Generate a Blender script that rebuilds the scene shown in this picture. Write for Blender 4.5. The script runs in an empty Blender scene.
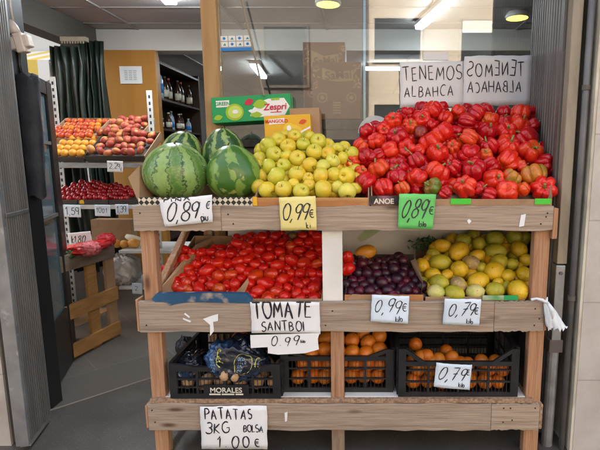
import bpy, bmesh, math, random
import numpy as np
from mathutils import Vector, Matrix, Euler, noise as mnoise

R = math.radians
rng = random.Random(7)
scene = bpy.context.scene
C = scene.collection

# ------------------------------------------------------------------ camera, sky, sun, exposure
F, TH, CH = 460.0, R(8.5), 1.35
PU, CX = 365.0, 0.27              # optical axis in photo pixels (the photo is cropped off-centre), camera x
cam_d = bpy.data.cameras.new('camera')
cam_d.sensor_width = 36.0
cam_d.lens = 36.0 * F / 600.0
cam_d.clip_start, cam_d.clip_end = 0.05, 400
cam = bpy.data.objects.new('camera', cam_d); C.objects.link(cam)
cam_d.shift_x = -(PU - 300) / 600
cam.location = (CX, 0, CH)
cam.rotation_euler = (R(90) - TH, 0, 0)
scene.camera = cam

SUN_EL, SUN_AZ = 48.0, 335.0          # azimuth from +Y, clockwise seen from above
w = bpy.data.worlds.new('World'); scene.world = w; w.use_nodes = True
nt = w.node_tree; nt.nodes.clear()
sky = nt.nodes.new('ShaderNodeTexSky'); sky.sky_type = 'NISHITA'; sky.sun_disc = False
sky.sun_elevation = R(SUN_EL); sky.sun_rotation = R(SUN_AZ)
sky.air_density = 1.0; sky.dust_density = 5.0; sky.ozone_density = 0.3
bg = nt.nodes.new('ShaderNodeBackground'); bg.inputs['Strength'].default_value = 0.15
wo = nt.nodes.new('ShaderNodeOutputWorld')
wb = nt.nodes.new('ShaderNodeMix'); wb.data_type = 'RGBA'; wb.blend_type = 'MULTIPLY'; wb.inputs['Factor'].default_value = 1.0
wb.inputs[7].default_value = (1.05, 0.965, 0.83, 1)          # open shade, white balanced
nt.links.new(sky.outputs[0], wb.inputs[6]); nt.links.new(wb.outputs[2], bg.inputs[0]); nt.links.new(bg.outputs[0], wo.inputs[0])
sl = bpy.data.lights.new('sun', 'SUN'); sl.energy = 4.0; sl.angle = R(0.5); sl.color = (1.0, 0.94, 0.86)
so = bpy.data.objects.new('sun', sl); C.objects.link(so)
sd = Vector((math.sin(R(SUN_AZ)) * math.cos(R(SUN_EL)), math.cos(R(SUN_AZ)) * math.cos(R(SUN_EL)), math.sin(R(SUN_EL))))
so.rotation_euler = sd.to_track_quat('Z', 'Y').to_euler(); so.location = sd * 30

scene.view_settings.view_transform = 'Standard'
scene.view_settings.look = 'None'
scene.view_settings.exposure = 2.45
scene.view_settings.gamma = 1.0
scene.view_settings.use_curve_mapping = False
scene.cycles.max_bounces = 8
scene.cycles.transparent_max_bounces = 16
scene.cycles.use_denoising = True

# ------------------------------------------------------------------ measuring helpers
cT, sT = math.cos(TH), math.sin(TH)
def at(u, v, Y):
    """world point on the sight line of photo pixel (u, v) at distance Y into the shop"""
    xc, yc = (u - PU) / F, (225 - v) / F
    t = Y / (cT + yc * sT)
    return Vector((CX + xc * t, Y, CH + (yc * cT - sT) * t))
def sc(u, v, Y, px):
    return px * Y / (cT + (225 - v) / F * sT) / F
def proj(p):
    x, y, z = p[0] - CX, p[1], p[2] - CH
    d = y * cT - z * sT
    return (PU + F * x / d, 225 - F * (y * sT + z * cT) / d)

# ------------------------------------------------------------------ materials
def mat(name, base, rough=.6, c2=None, scale=5., detail=4., stretch=(1, 1, 1), lo=.35, hi=.65, bump=None, rand=None,
        metal=0., spec=.5, coat=0., alpha=None, emit=None, sss=0., c3=None, scale3=2., lo3=.55, hi3=.7, rrand=.0, spk=None, knots=None, warp=0.):
    m = bpy.data.materials.new(name); m.use_nodes = True
    n, L = m.node_tree.nodes, m.node_tree.links
    b = n['Principled BSDF']
    b.inputs['Roughness'].default_value = rough
    b.inputs['Metallic'].default_value = metal
    b.inputs['Specular IOR Level'].default_value = spec
    b.inputs['Coat Weight'].default_value = coat
    b.inputs['Coat Roughness'].default_value = .12
    if sss:
        b.inputs['Subsurface Weight'].default_value = sss
        b.inputs['Subsurface Radius'].default_value = (.02, .008, .004)
        b.inputs['Subsurface Scale'].default_value = .3
    tc = n.new('ShaderNodeTexCoord'); mp = n.new('ShaderNodeMapping'); mp.inputs['Scale'].default_value = stretch
    oi = n.new('ShaderNodeObjectInfo')
    off = n.new('ShaderNodeVectorMath'); off.operation = 'SCALE'; off.inputs['Scale'].default_value = 37.
    comb = n.new('ShaderNodeCombineXYZ')
    for k in range(3): L.new(oi.outputs['Random'], comb.inputs[k])
    L.new(comb.outputs[0], off.inputs[0]); L.new(off.outputs[0], mp.inputs['Location'])
    L.new(tc.outputs['Object'], mp.inputs['Vector'])
    def noise_fac(s, lo_, hi_, det=detail):
        t = n.new('ShaderNodeTexNoise'); t.inputs['Scale'].default_value = s; t.inputs['Detail'].default_value = det
        t.inputs['Distortion'].default_value = warp
        L.new(mp.outputs[0], t.inputs['Vector'])
        r = n.new('ShaderNodeMapRange'); r.inputs['From Min'].default_value = lo_; r.inputs['From Max'].default_value = hi_
        L.new(t.outputs['Fac'], r.inputs['Value']); return r.outputs[0]
    def mix(f, a, bb):
        x = n.new('ShaderNodeMix'); x.data_type = 'RGBA'
        if isinstance(f, (int, float)): x.inputs['Factor'].default_value = f
        else: L.new(f, x.inputs['Factor'])
        for k, q in ((6, a), (7, bb)):
            if isinstance(q, tuple): x.inputs[k].default_value = q + (1,)
            else: L.new(q, x.inputs[k])
        return x.outputs[2]
    col = base
    if rand: col = mix(oi.outputs['Random'], col, rand)
    if c2: col = mix(noise_fac(scale, lo, hi), col, c2)
    if c3: col = mix(noise_fac(scale3, lo3, hi3), col, c3)
    if knots:
        m2 = n.new('ShaderNodeMapping'); m2.inputs['Scale'].default_value = knots[1]; L.new(tc.outputs['Object'], m2.inputs['Vector'])
        vo = n.new('ShaderNodeTexVoronoi'); vo.inputs['Scale'].default_value = 1.; vo.inputs['Randomness'].default_value = 1.; L.new(m2.outputs[0], vo.inputs['Vector'])
        kr = n.new('ShaderNodeMapRange'); kr.inputs['From Min'].default_value = .16; kr.inputs['From Max'].default_value = .05; L.new(vo.outputs['Distance'], kr.inputs['Value'])
        col = mix(kr.outputs[0], col, knots[0])
    if spk: col = mix(noise_fac(spk[1], spk[2], spk[3], 2.), col, spk[0])
    if isinstance(col, tuple): b.inputs['Base Color'].default_value = col + (1,)
    else: L.new(col, b.inputs['Base Color'])
    if rrand:
        q = noise_fac(scale * 1.7, .3, .7); r = n.new('ShaderNodeMapRange')
        r.inputs['To Min'].default_value = rough - rrand; r.inputs['To Max'].default_value = rough + rrand
        L.new(q, r.inputs['Value']); L.new(r.outputs[0], b.inputs['Roughness'])
    if bump:
        t = n.new('ShaderNodeTexNoise'); t.inputs['Scale'].default_value = bump[0]; t.inputs['Detail'].default_value = 5
        L.new(mp.outputs[0], t.inputs['Vector'])
        bp = n.new('ShaderNodeBump'); bp.inputs['Strength'].default_value = bump[1]; bp.inputs['Distance'].default_value = bump[2] if len(bump) > 2 else .01
        L.new(t.outputs['Fac'], bp.inputs['Height']); L.new(bp.outputs[0], b.inputs['Normal'])
    if alpha is not None:
        b.inputs['Alpha'].default_value = alpha
    if emit:
        b.inputs['Emission Color'].default_value = emit[0] + (1,); b.inputs['Emission Strength'].default_value = emit[1]
    return m

def glass_mat(name, tint=(.93, .96, .95), ior=1.5, gain=1.0):
    m = bpy.data.materials.new(name); m.use_nodes = True
    n, L = m.node_tree.nodes, m.node_tree.links; n.clear()
    o = n.new('ShaderNodeOutputMaterial'); tr = n.new('ShaderNodeBsdfTransparent'); tr.inputs[0].default_value = tint + (1,)
    gl = n.new('ShaderNodeBsdfGlossy'); gl.inputs['Roughness'].default_value = .015
    fr = n.new('ShaderNodeFresnel'); fr.inputs['IOR'].default_value = ior
    ml = n.new('ShaderNodeMath'); ml.operation = 'MULTIPLY'; ml.inputs[1].default_value = gain; ml.use_clamp = True
    mx = n.new('ShaderNodeMixShader'); L.new(fr.outputs[0], ml.inputs[0]); L.new(ml.outputs[0], mx.inputs[0])
    L.new(tr.outputs[0], mx.inputs[1]); L.new(gl.outputs[0], mx.inputs[2]); L.new(mx.outputs[0], o.inputs[0]); return m

def tile_mat(name, c1, c2, mortar, scale, rot=0., wid=.5, hei=.25, gap=.01, rough=.5, offset=.5, axis='XY', dirt=(.1, .09, .08), dirtamt=.35, speck=0.):
    m = bpy.data.materials.new(name); m.use_nodes = True
    n, L = m.node_tree.nodes, m.node_tree.links; b = n['Principled BSDF']
    tc = n.new('ShaderNodeTexCoord'); mp = n.new('ShaderNodeMapping')
    if axis == 'XZ': mp.inputs['Rotation'].default_value = (R(-90), 0, 0)
    elif axis == 'YZ': mp.inputs['Rotation'].default_value = (R(-90), R(-90), 0)
    else: mp.inputs['Rotation'].default_value = (0, 0, rot)
    L.new(tc.outputs['Object'], mp.inputs[0])
    br = n.new('ShaderNodeTexBrick'); br.offset = offset
    br.inputs['Scale'].default_value = scale; br.inputs['Brick Width'].default_value = wid; br.inputs['Row Height'].default_value = hei
    br.inputs['Mortar Size'].default_value = gap; br.inputs['Color1'].default_value = c1 + (1,); br.inputs['Color2'].default_value = c2 + (1,); br.inputs['Mortar'].default_value = mortar + (1,)
    br.inputs['Mortar Smooth'].default_value = .2
    L.new(mp.outputs[0], br.inputs['Vector'])
    t = n.new('ShaderNodeTexNoise'); t.inputs['Scale'].default_value = 3.; t.inputs['Detail'].default_value = 8; t.inputs['Roughness'].default_value = .65
    L.new(tc.outputs['Object'], t.inputs['Vector'])
    r = n.new('ShaderNodeMapRange'); r.inputs['From Min'].default_value = .4; r.inputs['From Max'].default_value = .75; r.inputs['To Max'].default_value = dirtamt
    L.new(t.outputs['Fac'], r.inputs['Value'])
    x = n.new('ShaderNodeMix'); x.data_type = 'RGBA'; L.new(r.outputs[0], x.inputs['Factor']); L.new(br.outputs['Color'], x.inputs[6]); x.inputs[7].default_value = dirt + (1,)
    last = x.outputs[2]
    if speck:
        s = n.new('ShaderNodeTexNoise'); s.inputs['Scale'].default_value = 160.; s.inputs['Detail'].default_value = 2; L.new(tc.outputs['Object'], s.inputs['Vector'])
        r2 = n.new('ShaderNodeMapRange'); r2.inputs['From Min'].default_value = .62; r2.inputs['From Max'].default_value = .72; r2.inputs['To Max'].default_value = speck; L.new(s.outputs['Fac'], r2.inputs['Value'])
        y = n.new('ShaderNodeMix'); y.data_type = 'RGBA'; L.new(r2.outputs[0], y.inputs['Factor']); L.new(last, y.inputs[6]); y.inputs[7].default_value = (.45, .46, .48, 1); last = y.outputs[2]
    L.new(last, b.inputs['Base Color'])
    rr = n.new('ShaderNodeMapRange'); rr.inputs['To Min'].default_value = rough - .12; rr.inputs['To Max'].default_value = rough + .15; L.new(t.outputs['Fac'], rr.inputs['Value']); L.new(rr.outputs[0], b.inputs['Roughness'])
    bp = n.new('ShaderNodeBump'); bp.inputs['Strength'].default_value = .25; bp.inputs['Distance'].default_value = .004; bp.invert = True
    L.new(br.outputs['Fac'], bp.inputs['Height']); L.new(bp.outputs[0], b.inputs['Normal'])
    return m

M = {}
M['plank'] = mat('weathered_plank', (.44, .345, .255), .8, (.27, .20, .145), 4.5, 14., (1.0, 22, 22), .34, .70, bump=(9., .6, .004), c3=(.17, .125, .095), scale3=1.3, lo3=.56, hi3=.80, spk=((.13, .09, .065), .7, .60, .74), rand=(.37, .29, .225), knots=((.10, .055, .03), (3.2, 7, 11)), warp=.6)
M['leg_wood'] = mat('leg_pine', (.47, .25, .13), .75, (.33, .155, .075), 5., 10., (22, 22, 1.0), .36, .66, bump=(8., .4, .004), c3=(.18, .09, .05), scale3=1.4, lo3=.60, hi3=.8, spk=((.40, .31, .24), 1.0, .56, .70), rand=(.42, .25, .15), knots=((.13, .05, .02), (9, 9, 3.0)), warp=.6)
M['grey_wood'] = mat('grey_wood', (.30, .21, .15), .8, (.20, .14, .095), 6., 7., (10, 10, 1.5), .35, .65, bump=(8., .3, .004))
M['white_board'] = mat('white_board', (.74, .73, .70), .5, (.60, .58, .53), 3., 6., lo=.5, hi=.8, c3=(.35, .31, .26), scale3=9., lo3=.66, hi3=.8)
M['chipboard'] = mat('chipboard_edge', (.42, .28, .18), .9, (.2, .12, .07), 90., 3.)
M['card'] = mat('cardboard', (.40, .25, .14), .85, (.32, .19, .10), 4., 5., c3=(.22, .13, .07), scale3=7., lo3=.6, hi3=.8)
M['card_or'] = mat('orange_cardboard', (.50, .22, .06), .75, (.38, .16, .05), 5., 5., (1, 6, 6), c3=(.62, .38, .14), scale3=3., lo3=.55, hi3=.75)
M['card_in'] = mat('carton_inside', (.34, .22, .13), .9, (.26, .16, .09), 6.)
M['paper'] = mat('white_paper', (.80, .81, .82), .7, (.70, .71, .73), 3., 6., lo=.42, hi=.8, bump=(9., .45, .006))
M['paper_b'] = mat('bluish_paper', (.66, .76, .86), .7, (.58, .68, .79), 3., 6., lo=.42, hi=.8, bump=(9., .45, .006))
M['paper_y'] = mat('yellow_paper', (.80, .70, .27), .7, (.72, .62, .22), 6., 4.)
M['paper_g'] = mat('green_paper', (.16, .62, .16), .65, (.12, .52, .12), 6., 4.)
M['ink'] = mat('marker_ink', (.014, .015, .022), .5, (.10, .10, .12), 45., 4., lo=.5, hi=.8)
M['ink_thin'] = mat('pen_ink', (.04, .045, .06), .5)
M['black'] = mat('black_plastic', (.012, .012, .014), .38, (.02, .02, .022), 20.)
M['black_frame'] = mat('black_metal_frame', (.010, .010, .011), .4, (.022, .020, .019), 3., lo=.5, hi=.8)
M['shutter'] = mat('shutter_metal', (.17, .165, .16), .5, (.095, .092, .09), 4., 8., (3, 3, .5), .35, .7, metal=.35, c3=(.23, .23, .235), scale3=18., lo3=.66, hi3=.8)
M['shutter_frame'] = mat('shutter_edge_metal', (.27, .27, .27), .5, (.17, .17, .17), 8., 8., lo=.4, hi=.7, metal=.3, c3=(.40, .39, .38), scale3=25., lo3=.62, hi3=.75)
M['rshutter'] = mat('ribbed_metal', (.155, .138, .125), .5, (.085, .075, .07), 3., 8., (4, 4, .6), .35, .7, metal=.3)
M['galv'] = mat('galvanised_metal', (.36, .38, .39), .42, (.25, .26, .27), 12., 6., metal=.6, c3=(.18, .16, .14), scale3=5., lo3=.64, hi3=.78)
M['pipe'] = mat('grey_pipe_paint', (.15, .15, .155), .45, (.10, .10, .105), 6.)
M['cream_post'] = mat('cream_paint', (.28, .24, .18), .6, (.19, .16, .12), 8., 8., (3, 3, .6), lo=.45, hi=.75, c3=(.14, .12, .10), scale3=20., lo3=.68, hi3=.8)
M['yellow_wood'] = mat('yellow_wood', (.45, .275, .115), .55, (.36, .205, .08), 4., 7., (8, 8, .6), bump=(7., .15, .003))
M['dark_brown'] = mat('dark_brown_frame', (.055, .038, .030), .5, (.04, .028, .022), 5.)
M['walnut'] = mat('walnut_shelf', (.045, .022, .011), .5, (.03, .015, .008), 4., 6., (6, 1, 6))
M['orange_panel'] = mat('orange_wood_panel', (.46, .215, .042), .45, (.40, .175, .032), 1.2, 6., (5, 5, .5))
M['ceiling'] = mat('ceiling_panel', (.46, .43, .42), .75, (.40, .375, .365), 1.5, 5.)
M['ceil_trim'] = mat('ceiling_trim', (.30, .28, .275), .6)
M['white_paint'] = mat('white_paint', (.66, .64, .62), .6, (.60, .58, .56), 2.)
M['dark_wall'] = mat('dark_wall', (.12, .105, .095), .8, (.09, .08, .07), 2.)
M['back_plaster'] = mat('back_plaster', (.42, .39, .36), .8, (.36, .33, .30), 1.2)
M['grey_wall'] = mat('interior_plaster', (.30, .275, .25), .8, (.25, .23, .21), 1.5)
M['tarp'] = mat('dark_green_tarp', (.016, .026, .018), .42, (.014, .022, .017), 6., 6., (3, 3, 1), bump=(10., .3, .01))
M['jacket'] = mat('dark_cloth', (.012, .014, .020), .7, (.026, .030, .038), 9., 6., bump=(14., .6, .01))
M['cream_plastic'] = mat('cream_plastic', (.70, .62, .55), .4, (.62, .54, .47), 9.)
M['glass'] = glass_mat('shop_glass', gain=3.0)
M['door_glass'] = mat('door_glass', (.055, .095, .11), .12, (.08, .13, .15), 2., 3., (1, 1, .6), spec=.6)
M['rack_metal'] = mat('rack_white_metal', (.62, .63, .62), .45, (.5, .51, .5), 7.)
M['rack_grey'] = mat('rack_grey_edge', (.33, .33, .33), .5, (.25, .24, .23), 9., 6., (1, 5, 5))
M['hole'] = mat('rack_hole', (.03, .03, .03), .8)
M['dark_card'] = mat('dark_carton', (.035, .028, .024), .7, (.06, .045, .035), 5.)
M['pallet'] = mat('pallet_yellow', (.42, .22, .065), .75, (.33, .165, .05), 5., 7., (10, 1.5, 10), bump=(9., .3, .004), c3=(.17, .09, .04), scale3=3., lo3=.62, hi3=.8)
M['pallet_grey'] = mat('pallet_brown', (.22, .165, .12), .8, (.16, .12, .085), 5., 7., (10, 1.5, 10), bump=(9., .3, .004))
M['red_plastic'] = mat('red_plastic_bag', (.55, .018, .02), .35, (.40, .012, .018), 8., bump=(16., .35, .01))
M['red_net'] = mat('red_net_bag', (.50, .035, .045), .6, (.62, .20, .20), 60., 3.)
M['green_leaf'] = mat('green_leaf', (.045, .10, .03), .55, (.025, .06, .02), 12.)
M['clear_bag'] = mat('cloudy_plastic', (.55, .53, .50), .3, (.38, .35, .32), 5., 5., bump=(9., .6, .02), spec=.6)
M['white_bag'] = mat('white_plastic_bag', (.74, .78, .82), .4, (.62, .67, .72), 7., 5., (5, 5, 1), bump=(9., .3, .01), sss=.0)
M['potato'] = mat('potato_skin', (.55, .36, .20), .75, (.42, .26, .13), 6., 6., rand=(.48, .30, .16))
M['stem'] = mat('green_stem', (.17, .27, .045), .55, (.28, .26, .09), 9.)
M['brown_stem'] = mat('brown_stem', (.10, .065, .03), .8)
# fruit skins
PB = dict(coat=.38, spec=.32, bump=(3.2, .12, .03))
M['pep_r'] = mat('pepper_red', (.72, .020, .009), .2, (.60, .010, .008), 1.6, 3., rand=(.76, .05, .010), c3=(.70, .12, .010), scale3=.9, lo3=.62, hi3=.84, spk=((.40, .02, .008), 9., .64, .75), **PB)
M['pep_c'] = mat('pepper_crimson', (.52, .007, .012), .2, (.40, .004, .010), 1.6, 3., rand=(.64, .012, .012), spk=((.62, .05, .02), 7., .66, .78), **PB)
M['pep_o'] = mat('pepper_orange', (.66, .030, .008), .26, (.66, .12, .010), 1.3, 3., lo=.46, hi=.72, rand=(.66, .05, .008), spk=((.50, .03, .008), 8., .62, .75), **PB)
M['pep_y'] = mat('pepper_olive_orange', (.50, .20, .02), .27, (.22, .17, .015), 1.5, 3., lo=.42, hi=.6, c3=(.60, .07, .01), scale3=1.1, lo3=.52, hi3=.68, **PB)
M['pep_g'] = mat('pepper_green', (.12, .18, .015), .27, (.28, .14, .02), 1.2, 3., lo=.5, hi=.72, **PB)
M['pep_b'] = mat('pepper_brown', (.20, .03, .014), .35, (.30, .014, .012), 1.6, 3., **PB)
M['app_y'] = mat('apple_yellow', (.78, .58, .025), .33, (.62, .56, .05), 1.4, 3., rand=(.74, .44, .022), c3=(.60, .30, .03), scale3=1.0, lo3=.62, hi3=.85, coat=.12, spk=((.36, .22, .03), 26., .66, .72), rrand=.08)
M['app_g'] = mat('apple_green_yellow', (.52, .54, .03), .33, (.62, .54, .05), 1.3, 3., rand=(.56, .50, .030), coat=.12, spk=((.34, .26, .04), 26., .66, .72), rrand=.08)
M['app_p'] = mat('apple_pale', (.76, .68, .10), .35, (.60, .58, .08), 1.3, 3., rand=(.72, .60, .08), coat=.15, c3=(.45, .25, .08), scale3=3., lo3=.70, hi3=.8)
M['tom'] = mat('tomato_red', (.66, .015, .008), .2, (.70, .04, .008), 1.1, 2., lo=.52, hi=.8, rand=(.54, .008, .007), spec=.35, coat=.25, bump=(2.2, .10, .04), spk=((.62, .06, .02), 12., .68, .78), rrand=.06)
M['tom_o'] = mat('tomato_orange_red', (.64, .035, .008), .2, (.60, .02, .008), 1.2, 2., rand=(.68, .10, .01), coat=.4)
M['tom_g'] = mat('tomato_unripe', (.10, .12, .03), .3, (.2, .08, .02), 1.2)
M['plum'] = mat('plum_skin', (.032, .006, .015), .36, (.08, .008, .022), 1.5, 3., lo=.4, hi=.7, rand=(.016, .006, .017), c3=(.075, .06, .10), scale3=2.4, lo3=.56, hi3=.8)
M['plum_r'] = mat('plum_red', (.15, .008, .024), .33, (.06, .007, .02), 1.5, 3., rand=(.13, .010, .03), c3=(.2, .10, .16), scale3=2.4, lo3=.6, hi3=.85)
M['lem_y'] = mat('lemon_yellow', (.76, .47, .012), .4, (.66, .47, .02), 1.6, 4., rand=(.72, .38, .012), c3=(.30, .20, .05), scale3=3.5, lo3=.60, hi3=.76, spk=((.16, .10, .03), 11., .65, .76), bump=(30., .15, .008))
M['lem_g'] = mat('lemon_green', (.32, .34, .025), .42, (.52, .43, .025), 1.4, 4., lo=.42, hi=.7, rand=(.42, .36, .02), c3=(.20, .15, .06), scale3=3.5, lo3=.62, hi3=.78, spk=((.16, .10, .03), 11., .65, .76), bump=(30., .15, .008))
M['lem_b'] = mat('lemon_scarred', (.46, .32, .08), .5, (.34, .23, .11), 2.2, 6., lo=.4, hi=.62, rand=(.5, .36, .06), c3=(.48, .42, .22), scale3=4., lo3=.55, hi3=.7, spk=((.16, .10, .03), 11., .65, .76), bump=(30., .2, .01))
M['lem_p'] = mat('lemon_pale', (.62, .54, .18), .48, (.40, .46, .07), 1.4, 4., lo=.45, hi=.62, c3=(.52, .45, .28), scale3=3.5, lo3=.56, hi3=.72, spk=((.16, .10, .03), 11., .65, .76), bump=(30., .2, .01))
M['orange'] = mat('orange_peel', (.66, .19, .010), .4, (.60, .14, .008), 1.5, 3., rand=(.64, .25, .015), spk=((.30, .14, .03), 14., .66, .75), bump=(40., .2, .006))
M['apricot'] = mat('apricot_skin', (.74, .28, .018), .5, (.72, .36, .03), 1.3, 3., rand=(.72, .24, .015))
M['nect'] = mat('nectarine_skin', (.44, .025, .014), .35, (.62, .12, .02), 1.2, 3., lo=.45, hi=.62, rand=(.52, .06, .02))
M['peach'] = mat('flat_peach_skin', (.32, .035, .03), .6, (.58, .27, .08), 1.1, 3., lo=.50, hi=.66, rand=(.40, .07, .04))
M['cherry'] = mat('small_red_skin', (.40, .006, .012), .22, (.30, .004, .010), 1.5, rand=(.50, .010, .012), coat=.3)
M['squash'] = mat('squash_skin', (.66, .24, .02), .5, (.60, .33, .06), 3.)
M['mango'] = mat('orange_yellow_skin', (.62, .27, .015), .42, (.55, .20, .015), 2.)
# printed colours
def flat(n, c, r=.5): M[n] = mat('print_' + n, c, r)
flat('z_green', (.010, .32, .09)); flat('z_white', (.80, .80, .78)); flat('z_red', (.55, .012, .05)); flat('z_lime', (.32, .50, .02)); flat('z_lime2', (.52, .66, .10))
flat('y_box', (.72, .40, .012)); flat('y_pear', (.76, .52, .03)); flat('o_red', (.62, .06, .012)); flat('blue_print', (.012, .22, .62)); flat('teal', (.02, .30, .36)); flat('tape_green', (.05, .52, .03))
flat('pale_blue', (.35, .55, .75)); flat('box_brown', (.25, .125, .07)); flat('box_print', (.52, .33, .17)); flat('navy_paint', (.012, .055, .13)); flat('label_cream', (.72, .68, .55)); flat('bag_yellow', (.58, .56, .14))
flat('grey_print', (.35, .36, .38)); flat('black_print', (.02, .018, .016)); flat('stripe_y', (.74, .52, .08)); flat('stripe_w', (.78, .76, .70)); flat('purple', (.30, .10, .28)); flat('pink', (.6, .25, .4))
M['bag_film'] = mat('printed_bag_film', (.010, .013, .022), .16, (.03, .10, .25), 6., 4., lo=.46, hi=.66, spec=.7, bump=(13., .7, .012), c3=(.30, .34, .40), scale3=15., lo3=.68, hi3=.78)  # pale flecks put the film's shiny highlights into its colour
M['blue_paint'] = mat('worn_blue_edge', (.010, .062, .135), .6, (.02, .10, .20), 5., 7., c3=(.36, .30, .24), scale3=9., lo3=.58, hi3=.66)
M['lamp_fill'] = mat('fill_tube', (.9, .9, .9), .5, emit=((.84, .94, 1.0), 26.0))  # strong emission for the tube added above the aisle
M['lamp_soft'] = mat('lamp_tube_dim', (.9, .9, .9), .5, emit=((.84, .94, 1.0), 8.0))
M['lamp_yellow'] = mat('lamp_disc', (.9, .8, .3), .5, emit=((1.0, .66, .06), 1.5))
M['facade'] = mat('beige_facade', (.50, .43, .35), .85, (.45, .385, .31), .8, 6.)
M['facade_dark'] = mat('brown_facade', (.10, .085, .075), .85, (.07, .06, .052), .8, 6.)
M['facade_white'] = mat('white_facade', (.62, .62, .61), .8, (.54, .54, .53), .6)
M['win_dark'] = mat('dark_window', (.02, .022, .026), .15, spec=.6)
M['trim_stone'] = mat('facade_trim', (.46, .40, .33), .8)
M['asphalt'] = mat('asphalt', (.052, .052, .055), .85, (.035, .035, .037), 40., 6.)
M['car'] = mat('car_paint_grey', (.16, .19, .22), .25, coat=.6, metal=.4)
M['tyre'] = mat('tyre_rubber', (.015, .015, .016), .8)
M['bottle'] = mat('bottle_clear', (.40, .52, .62), .15, (.30, .42, .52), 6., spec=.7)
M['bottle_dark'] = mat('bottle_dark', (.05, .022, .012), .2)
M['cap'] = mat('blue_cap', (.05, .18, .5), .4)
M['granite'] = mat('black_granite', (.018, .018, .017), .35, (.05, .048, .042), 30., 6.)
M['slats'] = mat('grey_slats', (.10, .10, .10), .6, (.07, .07, .07), 5.)
M['lattice'] = None

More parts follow.
